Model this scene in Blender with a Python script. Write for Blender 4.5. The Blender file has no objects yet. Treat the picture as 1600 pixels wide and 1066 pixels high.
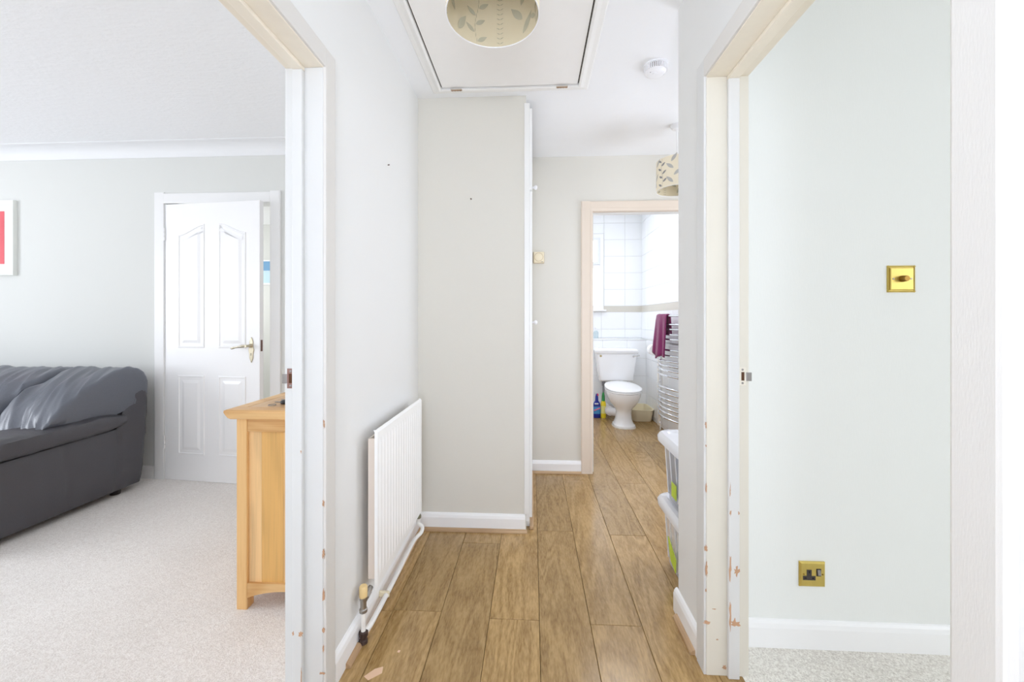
import bpy, bmesh, math, random
from mathutils import Vector, Matrix, noise
PI = math.pi
random.seed(7)
SC = bpy.context.scene
COL = SC.collection

# ------------------------------------------------------------------ camera, world, lights
F = 622.0
CAMZ = 1.18
YAW = math.atan(32 / F)
cam = bpy.data.cameras.new('camera')
camo = bpy.data.objects.new('camera', cam)
COL.objects.link(camo)
camo.location = (0, 0, CAMZ)
camo.rotation_euler = (PI / 2, 0, YAW)
cam.sensor_fit = 'HORIZONTAL'
cam.sensor_width = 36
cam.lens = 36 * F / 1600
cam.shift_y = -35 / 1600
cam.clip_start = 0.02
SC.camera = camo

w = bpy.data.worlds.new('daylight')
SC.world = w
w.use_nodes = True
bg = w.node_tree.nodes['Background']
bg.inputs[0].default_value = (0.80, 0.90, 1.0, 1)
bg.inputs[1].default_value = 0.9

def area(name, loc, rot, sx, sy, power, color=(1, 1, 1)):
    l = bpy.data.lights.new(name, 'AREA')
    l.shape = 'RECTANGLE'; l.size = sx; l.size_y = sy
    l.energy = power; l.color = color
    o = bpy.data.objects.new(name, l)
    o.location = loc; o.rotation_euler = rot
    COL.objects.link(o)
    return o

# daylight lamps at unseen windows; added fill lamps for hall, bathroom and right-room side
area('daylight_living_front', (-3.1, -2.35, 1.25), (PI / 2, 0, 0), 2.6, 1.5, 23, (0.93, 0.97, 1.04))
area('daylight_living_side', (-5.55, 0.6, 1.3), (PI / 2, 0, -PI / 2), 2.2, 1.5, 84, (0.93, 0.97, 1.04))
area('daylight_right_room', (2.4, -2.35, 1.45), (PI / 2, 0, 0), 2.0, 1.4, 10, (0.97, 0.97, 1.04))
area('right_room_side_fill', (3.95, -0.7, 1.45), (PI / 2, 0, PI / 2), 1.6, 1.3, 29, (0.97, 0.97, 1.04))  # added, with its wall opening, to light the room from the side
area('hall_front_fill', (0.0, -1.55, 1.35), (PI / 2, 0, 0), 0.9, 1.7, 6, (0.90, 0.96, 1.09))  # added fill behind the camera; no door is built there
area('hall_recess_fill', (1.72, 2.35, 1.3), (PI / 2, 0, PI / 2), 0.7, 1.7, 15, (0.89, 0.96, 1.12))  # added fill in the hall recess, out of view
area('daylight_kitchen', (-4.1, 4.0, 1.5), (PI / 2, 0, -PI / 2), 1.5, 1.2, 20)
area('bathroom_fill', (0.75, 3.75, 2.50), (0, 0, 0), 0.6, 0.6, 12, (0.92, 0.96, 1.04))  # added overhead fill, hidden above the bathroom door head
area('hall_bounce_fill', (0.0, -1.30, 0.95), (math.radians(150), 0, 0), 0.6, 0.6, 29, (0.88, 0.96, 1.14))  # added unseen soft lamp aimed up, brightens the hall off the ceiling

SC.view_settings.view_transform = 'Standard'
SC.view_settings.look = 'None'
SC.view_settings.gamma = 1
SC.view_settings.use_curve_mapping = False
SC.view_settings.exposure = 0.03
SC.cycles.max_bounces = 14
SC.cycles.diffuse_bounces = 10
SC.cycles.glossy_bounces = 5
SC.cycles.transparent_max_bounces = 16
SC.cycles.use_denoising = True
SC.cycles.sample_clamp_indirect = 6

# ------------------------------------------------------------------ materials
MATS = {}
def s2l(c):
    return tuple((x / 12.92 if x <= .04045 else ((x + .055) / 1.055) ** 2.4) for x in (v / 255 for v in c))
def mat(name, rgb, rough=.5, metal=0, spec=.5, bump=None, var=0, emis=None, coat=0, sheen=0):
    """rgb in sRGB 0-255; bump = (scale xyz, strength, distance)"""
    if name in MATS: return MATS[name]
    m = bpy.data.materials.new(name); m.use_nodes = True
    nt = m.node_tree; b = nt.nodes['Principled BSDF']
    c = s2l(rgb)
    b.inputs['Base Color'].default_value = (*c, 1)
    b.inputs['Roughness'].default_value = rough
    b.inputs['Metallic'].default_value = metal
    b.inputs['Specular IOR Level'].default_value = spec
    b.inputs['Coat Weight'].default_value = coat
    b.inputs['Sheen Weight'].default_value = sheen
    if bump or var:
        tc = nt.nodes.new('ShaderNodeTexCoord')
        mp = nt.nodes.new('ShaderNodeMapping')
        nt.links.new(tc.outputs['Object'], mp.inputs[0])
        sc = bump[0] if bump else (3, 3, 3)
        mp.inputs['Scale'].default_value = sc
        n = nt.nodes.new('ShaderNodeTexNoise')
        n.inputs['Scale'].default_value = 1; n.inputs['Detail'].default_value = 4
        nt.links.new(mp.outputs[0], n.inputs['Vector'])
        if bump:
            bp = nt.nodes.new('ShaderNodeBump')
            bp.inputs['Strength'].default_value = bump[1]
            bp.inputs['Distance'].default_value = bump[2]
            nt.links.new(n.outputs[0], bp.inputs['Height'])
            nt.links.new(bp.outputs[0], b.inputs['Normal'])
        if var:
            mx = nt.nodes.new('ShaderNodeMix'); mx.data_type = 'RGBA'
            mx.inputs['A'].default_value = (*[max(0, x * (1 - var)) for x in c], 1)
            mx.inputs['B'].default_value = (*[min(1, x * (1 + var)) for x in c], 1)
            nt.links.new(n.outputs[0], mx.inputs['Factor'])
            nt.links.new(mx.outputs['Result'], b.inputs['Base Color'])
    if emis:
        b.inputs['Emission Color'].default_value = (*s2l(rgb), 1)
        b.inputs['Emission Strength'].default_value = emis
    MATS[name] = m
    return m

def wood(name, light, dark, axis='Y', grain=60, rough=.3, ring=5, bump=.05, figure=.35, spec=.5, ratio=.12, rings=26):
    if name in MATS: return MATS[name]
    m = bpy.data.materials.new(name); m.use_nodes = True
    nt = m.node_tree; N = nt.nodes; L = nt.links
    b = N['Principled BSDF']
    tc = N.new('ShaderNodeTexCoord'); oi = N.new('ShaderNodeObjectInfo')
    ad = N.new('ShaderNodeVectorMath'); ad.operation = 'ADD'
    ml = N.new('ShaderNodeVectorMath'); ml.operation = 'SCALE'
    cb = N.new('ShaderNodeCombineXYZ')
    for i in range(3): L.new(oi.outputs['Random'], cb.inputs[i])
    L.new(cb.outputs[0], ml.inputs[0]); ml.inputs['Scale'].default_value = 37.0
    L.new(tc.outputs['Object'], ad.inputs[0]); L.new(ml.outputs[0], ad.inputs[1])
    along = {'X': 0, 'Y': 1, 'Z': 2}[axis]
    def mapn(s_across, s_along, detail, dist=0):
        mp = N.new('ShaderNodeMapping'); sc = [s_across] * 3; sc[along] = s_along
        mp.inputs['Scale'].default_value = sc
        L.new(ad.outputs[0], mp.inputs[0])
        n = N.new('ShaderNodeTexNoise'); n.inputs['Scale'].default_value = 1
        n.inputs['Detail'].default_value = detail; n.inputs['Distortion'].default_value = dist
        L.new(mp.outputs[0], n.inputs['Vector'])
        return n
    g = mapn(grain * 4, grain * ratio, 6)
    r = mapn(ring, ring * .16, 2, .6)
    # contour the low noise into cathedral rings
    mm = N.new('ShaderNodeMath'); mm.operation = 'MULTIPLY'; mm.inputs[1].default_value = rings
    sn = N.new('ShaderNodeMath'); sn.operation = 'SINE'
    L.new(r.outputs[0], mm.inputs[0]); L.new(mm.outputs[0], sn.inputs[0])
    mr = N.new('ShaderNodeMapRange'); mr.inputs['From Min'].default_value = -1
    L.new(sn.outputs[0], mr.inputs['Value'])
    mx0 = N.new('ShaderNodeMix'); mx0.data_type = 'FLOAT'; mx0.inputs['Factor'].default_value = figure
    L.new(g.outputs[0], mx0.inputs['A']); L.new(mr.outputs[0], mx0.inputs['B'])
    cr = N.new('ShaderNodeValToRGB')
    cr.color_ramp.elements[0].position = .25; cr.color_ramp.elements[0].color = (*s2l(dark), 1)
    cr.color_ramp.elements[1].position = .68; cr.color_ramp.elements[1].color = (*s2l(light), 1)
    L.new(mx0.outputs['Result'], cr.inputs[0])
    hv = N.new('ShaderNodeHueSaturation')
    mr2 = N.new('ShaderNodeMapRange'); mr2.inputs['To Min'].default_value = .88; mr2.inputs['To Max'].default_value = 1.1
    L.new(oi.outputs['Random'], mr2.inputs['Value']); L.new(mr2.outputs[0], hv.inputs['Value'])
    L.new(cr.outputs[0], hv.inputs['Color']); L.new(hv.outputs[0], b.inputs['Base Color'])
    bp = N.new('ShaderNodeBump'); bp.inputs['Strength'].default_value = bump; bp.inputs['Distance'].default_value = .002
    L.new(g.outputs[0], bp.inputs['Height']); L.new(bp.outputs[0], b.inputs['Normal'])
    b.inputs['Roughness'].default_value = rough
    b.inputs['Specular IOR Level'].default_value = spec
    MATS[name] = m
    return m

def carpet(name, a, b_):
    m = bpy.data.materials.new(name); m.use_nodes = True
    nt = m.node_tree; N = nt.nodes; L = nt.links; b = N['Principled BSDF']
    tc = N.new('ShaderNodeTexCoord')
    def nz(s, d):
        n = N.new('ShaderNodeTexNoise'); n.inputs['Scale'].default_value = s; n.inputs['Detail'].default_value = d
        L.new(tc.outputs['Object'], n.inputs['Vector']); return n
    n1 = nz(230, 3); n2 = nz(2.2, 3); n3 = nz(70, 2)
    cr = N.new('ShaderNodeValToRGB')
    cr.color_ramp.elements[0].position = .30; cr.color_ramp.elements[0].color = (*s2l(b_), 1)
    cr.color_ramp.elements[1].position = .60; cr.color_ramp.elements[1].color = (*s2l(a), 1)
    mx = N.new('ShaderNodeMix'); mx.data_type = 'FLOAT'; mx.inputs['Factor'].default_value = .22
    L.new(n1.outputs[0], mx.inputs['A']); L.new(n2.outputs[0], mx.inputs['B'])
    mx2 = N.new('ShaderNodeMix'); mx2.data_type = 'FLOAT'; mx2.inputs['Factor'].default_value = .25
    L.new(mx.outputs['Result'], mx2.inputs['A']); L.new(n3.outputs[0], mx2.inputs['B'])
    L.new(mx2.outputs['Result'], cr.inputs[0]); L.new(cr.outputs[0], b.inputs['Base Color'])
    bp = N.new('ShaderNodeBump'); bp.inputs['Strength'].default_value = .7; bp.inputs['Distance'].default_value = .006
    L.new(mx2.outputs['Result'], bp.inputs['Height']); L.new(bp.outputs[0], b.inputs['Normal'])
    b.inputs['Roughness'].default_value = .95; b.inputs['Specular IOR Level'].default_value = .1
    b.inputs['Sheen Weight'].default_value = .15
    MATS[name] = m
    return m

def clear(name, rgb, alpha):
    m = bpy.data.materials.new(name); m.use_nodes = True
    b = m.node_tree.nodes['Principled BSDF']
    b.inputs['Base Color'].default_value = (*s2l(rgb), 1)
    b.inputs['Roughness'].default_value = .15
    b.inputs['Alpha'].default_value = alpha
    MATS[name] = m
    return m

WALL = mat('wallpaper_white', (232, 232, 230), .85, spec=.2, bump=((700, 700, 120), .12, .002), var=.012)
WALLF = mat('wallpaper_beige', (223, 220, 211), .85, spec=.2, bump=((600, 600, 130), .16, .002), var=.02)
WALLR = mat('wallpaper_right_room', (238, 240, 237), .85, spec=.2, bump=((500, 500, 60), .12, .002), var=.01)
WALLL = mat('wallpaper_living', (222, 223, 220), .85, spec=.2, bump=((500, 500, 60), .12, .002), var=.01)
CEIL = mat('ceiling_paint', (242, 243, 244), .8, spec=.2, bump=((9, 9, 9), .25, .01), var=.01)
CEILT = mat('ceiling_textured', (247, 248, 250), .8, spec=.2, bump=((30, 55, 30), .35, .008), var=.01)
GLOSS = mat('gloss_white', (217, 217, 215), .42, bump=((40, 40, 6), .12, .002))
GLOSSA = mat('gloss_aged', (219, 214, 201), .45, bump=((40, 40, 6), .15, .002), var=.03)
GLOSSH = mat('gloss_cream_head', (238, 230, 214), .4, bump=((40, 40, 6), .15, .002), var=.03)
GLOSSL = mat('gloss_living_white', (238, 238, 238), .35)
GLOSSB = mat('gloss_beige', (228, 214, 198), .4, var=.02)
ARCHG = mat('satin_grey_white', (220, 217, 212), .6, spec=.3, bump=((500, 500, 90), .12, .002))
CHIP = mat('bare_wood_chip', (190, 150, 118), .8, var=.25)
SKIRT = mat('skirting_white', (247, 247, 247), .3)
BEAD = wood('beading_oak', (206, 174, 136), (168, 134, 98), 'Y', 40, .4)
BEADX = wood('beading_oak_across', (206, 174, 136), (168, 134, 98), 'X', 40, .4)
LAM = wood('oak_laminate', (184, 151, 100), (138, 107, 62), 'Y', 42, .22, ring=7, figure=.20, bump=.12, spec=.55, ratio=.8, rings=58)
JOINT = mat('floor_underlay', (95, 68, 42), .8)
OAKZ = wood('oak_upright', (232, 188, 128), (206, 152, 88), 'Z', 40, .4, ring=7)
OAKX = wood('oak_across', (232, 190, 132), (208, 156, 94), 'X', 40, .4, ring=7)
OAKY = wood('oak_along', (226, 186, 140), (200, 155, 105), 'Y', 40, .4, ring=7)
CARL = carpet('carpet_beige', (246, 242, 238), (212, 204, 198))
CARR = carpet('carpet_grey', (246, 243, 235), (186, 178, 168))
LEATH = mat('leather_grey', (74, 73, 78), .42, spec=.55, bump=((160, 160, 160), .25, .003), var=.06)
LEATHB = mat('leather_grey_lit', (94, 98, 108), .36, spec=.7, bump=((120, 120, 120), .25, .003), var=.08)  # same grey leather, cool window light mixed into the cushion colour
DARKF = mat('dark_foot', (38, 36, 36), .6)
BRASS = mat('brass', (210, 188, 108), .38, metal=1, bump=((25, 25, 25), .1, .002), var=.14)
BRASSD = mat('brass_dark', (150, 118, 60), .35, metal=1)
STEEL = mat('worn_steel', (150, 145, 142), .35, metal=1, var=.2)
BRONZE = mat('tarnished_plate', (150, 118, 110), .4, metal=1, var=.3)
CHROME = mat('chrome', (235, 237, 240), .08, metal=1)
BLACK = mat('black_plastic', (40, 36, 36), .4)
WPLAST = mat('white_plastic', (242, 242, 244), .3)
CERAM = mat('white_ceramic', (248, 249, 251), .08, coat=.4)
TILE = mat('white_tile', (247, 249, 251), .12)
GROUT = mat('tile_grout', (220, 221, 220), .8)
GROUTB = mat('old_adhesive_band', (214, 210, 200), .85, var=.05)
CREAM = mat('cream_plastic', (236, 226, 196), .4)
SHADE = None
RADW = mat('radiator_enamel', (250, 250, 249), .3)
RADB = mat('radiator_rear_primer', (226, 214, 202), .5)
PURPLE = mat('purple_towelling', (128, 32, 92), .95, spec=.1, bump=((500, 500, 500), .8, .004), var=.25, sheen=.4)
FROST = None

# ------------------------------------------------------------------ mesh helpers
STUFF = {'leaf_print', 'leaf_print_inside', 'vent_fins', 'convector_fins', 'ribs', 'rope_edge', 'paint_chips', 'spider_frame', 'pin_slots', 'lettering', 'scuff_mark'}
def wloc(o):
    v = Vector((0, 0, 0))
    while o is not None:
        v += o.location; o = o.parent
    return v
def finish(name, bm, m, parent=None, smooth=False, bevel=0, seg=2, label=None, sub=0):
    me = bpy.data.meshes.new(name)
    if parent is not None:
        off = wloc(parent)
        for v in bm.verts: v.co -= off
    bmesh.ops.recalc_face_normals(bm, faces=bm.faces)
    bm.to_mesh(me); bm.free()
    if m: me.materials.append(m)
    o = bpy.data.objects.new(name, me); COL.objects.link(o)
    if parent is not None: o.parent = parent
    if smooth:
        for p in me.polygons: p.use_smooth = True
        if smooth == 'auto':
            me.set_sharp_from_angle(angle=math.radians(35))
    if bevel:
        b = o.modifiers.new('bevel', 'BEVEL'); b.width = bevel; b.segments = seg; b.limit_method = 'ANGLE'
    if sub:
        s = o.modifiers.new('subdivision', 'SUBSURF'); s.levels = sub; s.render_levels = sub
    if label: o['label'] = label
    if name in STUFF: o['kind'] = 'stuff'
    return o
def thing(name, label, cat, loc=(0, 0, 0), group=None):
    o = bpy.data.objects.new(name, None); COL.objects.link(o)
    o.location = loc; o.empty_display_size = .05
    o['label'] = label; o['category'] = cat
    if group: o['group'] = group
    return o
def tag(o, label, cat, group=None):
    o['label'] = label; o['category'] = cat
    if group: o['group'] = group
    return o
def struct(o, label=None, cat=None):
    o['kind'] = 'structure'
    if label: o['label'] = label
    if cat: o['category'] = cat
    return o
def sroot(name, label, cat, loc=(0, 0, 0)):
    o = thing(name, label, cat, loc); o['kind'] = 'structure'; return o
def box(bm, x0, x1, y0, y1, z0, z1):
    vs = [bm.verts.new((x, y, z)) for z in (z0, z1) for y in (y0, y1) for x in (x0, x1)]
    for f in ((0, 1, 3, 2), (4, 6, 7, 5), (0, 4, 5, 1), (2, 3, 7, 6), (0, 2, 6, 4), (1, 5, 7, 3)):
        bm.faces.new([vs[i] for i in f])
    return vs
def B(*a):
    bm = bmesh.new()
    for x in (a if isinstance(a[0], (tuple, list)) else [a]): box(bm, *x)
    return bm
def lathe(bm, prof, c, axis='Z', n=28, caps=True):
    rings = []
    for r, h in prof:
        ring = []
        for i in range(n):
            a = 2 * PI * i / n
            p = (r * math.cos(a), r * math.sin(a), h)
            if axis == 'X': p = (p[2], p[0], p[1])
            if axis == 'Y': p = (p[0], p[2], p[1])
            ring.append(bm.verts.new((p[0] + c[0], p[1] + c[1], p[2] + c[2])))
        rings.append(ring)
    for a, b in zip(rings, rings[1:]):
        for i in range(n):
            bm.faces.new((a[i], a[(i + 1) % n], b[(i + 1) % n], b[i]))
    if caps:
        bm.faces.new(rings[0]); bm.faces.new(rings[-1])
    return bm
def LA(prof, c, axis='Z', n=28, caps=True):
    return lathe(bmesh.new(), prof, c, axis, n, caps)
def tube(bm, pts, r, n=10):
    pts = [Vector(p) for p in pts]; rings = []
    up = Vector((0, 0, 1))
    for i, p in enumerate(pts):
        t = (pts[min(i + 1, len(pts) - 1)] - pts[max(i - 1, 0)]).normalized()
        ref = up if abs(t.dot(up)) < .9 else Vector((1, 0, 0))
        a = t.cross(ref).normalized(); b = t.cross(a).normalized()
        rr = r[i] if isinstance(r, (list, tuple)) else r
        rings.append([bm.verts.new(p + a * rr * math.cos(2 * PI * k / n) + b * rr * math.sin(2 * PI * k / n)) for k in range(n)])
    # keep the ring order aligned
    for A, Bq in zip(rings, rings[1:]):
        best = min(range(n), key=lambda s: sum((A[k].co - Bq[(k + s) % n].co).length for k in range(0, n, 2)))
        Bq[:] = [Bq[(k + best) % n] for k in range(n)]
        for k in range(n):
            bm.faces.new((A[k], A[(k + 1) % n], Bq[(k + 1) % n], Bq[k]))
    bm.faces.new(rings[0]); bm.faces.new(rings[-1])
    return bm
def T(pts, r, n=10): return tube(bmesh.new(), pts, r, n)
def curve_pts(pts, k=8):
    P = [Vector(p) for p in pts]; P = [P[0]] + P + [P[-1]]; out = []
    for i in range(1, len(P) - 2):
        for j in range(k):
            t = j / k; a, b, c, d = P[i - 1], P[i], P[i + 1], P[i + 2]
            out.append(.5 * ((2 * b) + (-a + c) * t + (2 * a - 5 * b + 4 * c - d) * t * t + (-a + 3 * b - 3 * c + d) * t ** 3))
    out.append(P[-2]); return out
def prism(bm, poly, lo, hi, axis='X'):
    """poly of 2-D points extruded along axis; (y,z) for X, (x,z) for Y, (x,y) for Z"""
    def P(a, b, h):
        return {'X': (h, a, b), 'Y': (a, h, b), 'Z': (a, b, h)}[axis]
    A = [bm.verts.new(P(a, b, lo)) for a, b in poly]; C = [bm.verts.new(P(a, b, hi)) for a, b in poly]
    bm.faces.new(A); bm.faces.new(C); n = len(poly)
    for i in range(n): bm.faces.new((A[i], A[(i + 1) % n], C[(i + 1) % n], C[i]))
    return bm
def PR(poly, lo, hi, axis='X'): return prism(bmesh.new(), poly, lo, hi, axis)
def loft(bm, rings, cap=True):
    R = [[bm.verts.new(p) for p in r] for r in rings]; n = len(R[0])
    for a, b in zip(R, R[1:]):
        for i in range(n): bm.faces.new((a[i], a[(i + 1) % n], b[(i + 1) % n], b[i]))
    if cap: bm.faces.new(R[0]); bm.faces.new(R[-1])
    return bm
def sup(cx, cy, z, rx, ry, e=2.0, n=32, ry2=None):
    out = []
    for i in range(n):
        a = 2 * PI * i / n; c, s = math.cos(a), math.sin(a)
        x = rx * abs(c) ** (2 / e) * (1 if c >= 0 else -1)
        yy = (ry if s < 0 or ry2 is None else ry2) * abs(s) ** (2 / e) * (1 if s >= 0 else -1)
        out.append((cx + x, cy + yy, z))
    return out

# ------------------------------------------------------------------ key dimensions
CH = 2.42            # hall ceiling
LH = 2.455           # living-room ceiling
XL, XR = -.644, .585 # hall wall faces
XLo, XRo = -.753, .711
DHL, DHR = 1.943, 1.98

# ------------------------------------------------------------------ setting: hall floor
fl = sroot('floor', 'oak laminate floor running from the hallway into the bathroom', 'floor')
finish('underlay', B(-.76, 1.8, -1.7, 5.3, -.06, -.0115), JOINT, fl)
PL = 1.38; W = .1965; X0 = .027
phase = {-4: .2, -3: 1.587 - .9, -2: .7, -1: 1.56, 0: 2.22, 1: 1.55, 2: 2.197, 3: 2.89, 4: 3.56, 5: 2.5, 6: 1.9, -5: 1.1}
phase[-3] = 1.587
pool = {}
def plank(x0, x1, y0, y1, parent=fl, m=LAM):
    key = (round(x1 - x0, 4), round(y1 - y0, 4))
    if key not in pool:
        bm = bmesh.new(); a, b = x1 - x0, y1 - y0; c = .0011
        r = [[(c * k + 0, c * k), (a - c * k, c * k), (a - c * k, b - c * k), (c * k, b - c * k)] for k in (0, 1)]
        loft(bm, [[(p[0], p[1], -.011) for p in r[0]], [(p[0], p[1], -.0010) for p in r[0]], [(p[0], p[1], 0) for p in r[1]]])
        bmesh.ops.recalc_face_normals(bm, faces=bm.faces)
        me = bpy.data.meshes.new('plank'); bm.to_mesh(me); bm.free(); me.materials.append(m); pool[key] = me
    o = bpy.data.objects.new('plank', pool[key]); COL.objects.link(o)
    o.parent = parent; o.location = (x0, y0, 0)
for k in range(-4, 10):
    xa, xb = X0 + k * W, X0 + (k + 1) * W
    xa, xb = max(xa, -.755), min(xb, 1.78)
    if xb - xa < .02: continue
    ph = phase.get(k, random.uniform(0, 1.3))
    # column k lies between line k and k+1
    y = ph - PL * 4
    while y < 5.25:
        ya, yb = max(y, -1.68), min(y + PL, 5.25)
        if yb - ya > .02:
            plank(xa + .0009, xb - .0009, ya + .0011, yb - .0011)
        y += PL

# carpets
cl = finish('floor', B(-5.6, -.735, -2.3, 2.86, -.06, .003), CARL); struct(cl, 'pale beige fitted carpet in the living room with the dark sofa', 'carpet')
cr_ = finish('floor', B(.690, 3.9, -2.3, 1.5, -.06, .002), CARR); struct(cr_, 'grey flecked fitted carpet in the right-hand room', 'carpet')

# ------------------------------------------------------------------ walls
def wall(name, label, boxes, m, **k):
    return struct(finish(name, B(*boxes), m, **k), label, 'wall')
TOP = 2.62
wall('wall_left', 'white papered hallway wall with the radiator on it',
     [(XLo, XL, -1.7, .395, -.05, TOP), (XLo, XL, 1.205, 2.83, -.05, TOP), (XLo, XL, .395, 1.205, DHL + .03, TOP)], WALL)
wall('wall_right', 'short white papered hallway wall beside the right-hand doorway',
     [(XR, XRo, -1.7, .55, -.05, TOP), (XR, XRo, 1.378, 1.63, -.05, TOP), (XR, XRo, .55, 1.378, DHR + .03, TOP)], WALL)
wall('wall_far', 'beige papered end wall around the bathroom doorway',
     [(-.15, .425, 3.065, 3.165, -.05, TOP), (1.20, 1.85, 3.065, 3.165, -.05, TOP), (.425, 1.20, 3.065, 3.165, 2.03, TOP)], WALLF)
wall('wall_cupboard', 'beige papered wall closing the end of the built-in hall cupboard',
     [(XL, -.035, 2.212, 2.262, -.05, TOP)], WALLF)
wall('wall_alcove', 'papered side wall of the hall recess behind the storage boxes',
     [(XRo, 1.85, 1.50, 1.63, -.05, TOP), (1.78, 1.85, 1.63, 3.17, -.05, TOP)], WALL)
wall('wall_front', 'hallway wall behind the camera', [(XL, XR, -1.76, -1.7, -.05, TOP)], WALL)
wall('wall_right_room', 'bright white wall of the right-hand room with brass switch and socket',
     [(XRo, 3.9, 1.485, 1.505, -.05, TOP)], WALLR)
wall('wall_right_room_side', 'outer wall of the right-hand room', [(3.8, 3.9, -2.3, -1.5, -.05, TOP), (3.8, 3.9, .1, 1.5, -.05, TOP), (3.8, 3.9, -1.5, .1, -.05, .8), (3.8, 3.9, -1.5, .1, 2.1, TOP)], WALLR)
wall('wall_right_room_front', 'window wall of the right-hand room',
     [(XRo, 3.9, -2.3, -2.2, -.05, .75), (XRo, 3.9, -2.3, -2.2, 2.15, TOP), (XRo, 1.4, -2.3, -2.2, .75, 2.15), (3.4, 3.9, -2.3, -2.2, .75, 2.15)], WALLR)
# living room
wall('wall_living_back', 'off-white living room wall behind the dark leather sofa',
     [(-5.6, -2.715, 2.80, 2.90, -.05, TOP), (-1.875, XLo, 2.80, 2.90, -.05, TOP), (-2.715, -1.875, 2.80, 2.90, 2.05, TOP)], WALLL)
wall('wall_living_side', 'outer side wall of the living room with a window opening',
     [(-5.5, -5.4, -2.3, 2.8, -.05, .85), (-5.5, -5.4, -2.3, 2.8, 2.15, TOP), (-5.5, -5.4, -2.3, -.5, .85, 2.15), (-5.5, -5.4, 1.7, 2.8, .85, 2.15)], WALLL)
wall('wall_living_front', 'front window wall of the living room',
     [(-5.5, XLo, -2.3, -2.2, -.05, .7), (-5.5, XLo, -2.3, -2.2, 2.2, TOP), (-5.5, -4.4, -2.3, -2.2, .7, 2.2), (-1.8, XLo, -2.3, -2.2, .7, 2.2)], WALLL)
# kitchen beyond the living-room door
wall('wall_kitchen', 'white wall of the room beyond the ajar panelled door',
     [(-4.6, -.2, 5.0, 5.1, -.05, TOP), (-1.0, -.9, 2.9, 5.0, -.05, TOP), (-4.6, -4.5, 2.9, 3.3, -.05, TOP), (-4.6, -4.5, 4.7, 5.0, -.05, TOP),
      (-4.6, -4.5, 3.3, 4.7, -.05, .9), (-4.6, -4.5, 3.3, 4.7, 2.1, TOP)], WALLL)
struct(finish('floor', B(-4.6, -.9, 2.86, 5.0, -.06, 0), mat('vinyl_floor', (215, 208, 198), .4)), 'pale vinyl floor beyond the ajar door', 'floor')
# ceilings
struct(finish('ceiling', B((-.66, 1.85, -1.76, 3.165, CH, CH + .05)), CEIL), 'white painted ceiling of the hallway', 'ceiling')
struct(finish('ceiling', B((-.02, 1.55, 3.12, 5.3, 2.56, 2.62)), CEIL), 'white ceiling of the bathroom', 'ceiling')
struct(finish('ceiling', B((-5.6, -.70, -2.3, 2.82, LH, LH + .05)), CEILT), 'white textured ceiling of the living room', 'ceiling')
struct(finish('ceiling', B((XRo - .05, 3.9, -2.3, 1.5, CH + .01, CH + .06)), CEIL), 'white ceiling of the right-hand room', 'ceiling')
struct(finish('ceiling', B((-4.6, -.9, 2.82, 5.1, 2.40, 2.45)), CEIL), 'white ceiling beyond the ajar door', 'ceiling')
# bathroom shell
BY, BYU, BX = 4.98, 5.18, 1.40
wb = struct(finish('wall_bathroom_back', B((.05, 1.5, BYU, 5.3, -.05, TOP), (.05, 1.5, BY, BYU, -.05, .925)), GROUT), 'white tiled back wall of the bathroom behind the toilet', 'wall')
wr = struct(finish('wall_bathroom_right', B((BX, 1.5, 3.165, BYU, -.05, TOP)), GROUT), 'white tiled right wall of the bathroom behind the towel rail', 'wall')
struct(finish('wall_bathroom_left', B((.0, .06, 3.165, BYU, -.05, TOP)), TILE), 'white left wall of the bathroom', 'wall')
tp = {}
def tile(parent, axis, face, a0, a1, z0, z1, th=.006):
    g = .0016; a0 += g; a1 -= g; z0 += g; z1 -= g
    if a1 - a0 < .015 or z1 - z0 < .012: return
    key = (axis, round(a1 - a0, 4), round(z1 - z0, 4))
    if key not in tp:
        A, Z = a1 - a0, z1 - z0; b = .0015
        def P(u, v, d): return (u, -d, v) if axis == 'Y' else ((-d, u, v) if axis == 'X' else (u, v, d))
        bm = bmesh.new()
        loft(bm, [[P(0, 0, 0), P(A, 0, 0), P(A, Z, 0), P(0, Z, 0)], [P(0, 0, th - b), P(A, 0, th - b), P(A, Z, th - b), P(0, Z, th - b)],
                  [P(b, b, th), P(A - b, b, th), P(A - b, Z - b, th), P(b, Z - b, th)]])
        bmesh.ops.recalc_face_normals(bm, faces=bm.faces)
        me = bpy.data.meshes.new('tile'); bm.to_mesh(me); bm.free(); me.materials.append(TILE); tp[key] = me
    o = bpy.data.objects.new('tile', tp[key]); COL.objects.link(o); o.parent = parent
    o.location = (a0, face, z0) if axis == 'Y' else ((face, a0, z0) if axis == 'X' else (a0, face, z0))
RZ = .215
zl = [.045 + RZ * i for i in range(5)]; zl = [0] + zl[:-1] + [.918]
def row(parent, axis, face, lo, hi, z0, z1, start, wd):
    a = start
    edges = [hi]
    x = hi - start
    edges = [lo]
    p = hi - start
    pts = [hi]
    while p > lo + .03:
        pts.append(p); p -= wd
    pts.append(lo); pts.reverse()
    for q, r in zip(pts, pts[1:]): tile(parent, axis, face, q, r, z0, z1)
for z0, z1 in zip(zl, zl[1:]): row(wb, 'Y', BY, .3, BX, z0, z1, .235, .30)
for z0, z1 in ((.933, 1.044), (1.044, 1.265)): row(wb, 'Y', BYU, .3, BX, z0, z1, .215, .30)
zu = [1.342 + .213 * i for i in range(7)]
WX0, WX1, WZ0, WZ1 = .20, .910, 1.295, 2.265
for z0, z1 in zip(zu, zu[1:]):
    row(wb, 'Y', BYU, WX1 + .01, BX, z0, min(z1, 2.55), .215, .30)
row(wb, 'Y', BYU, .3, WX1 + .008, 2.275, 2.405, .2, .30)
row(wb, 'Y', BYU, .3, WX1 + .008, 2.407, 2.55, .2, .30)
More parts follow.
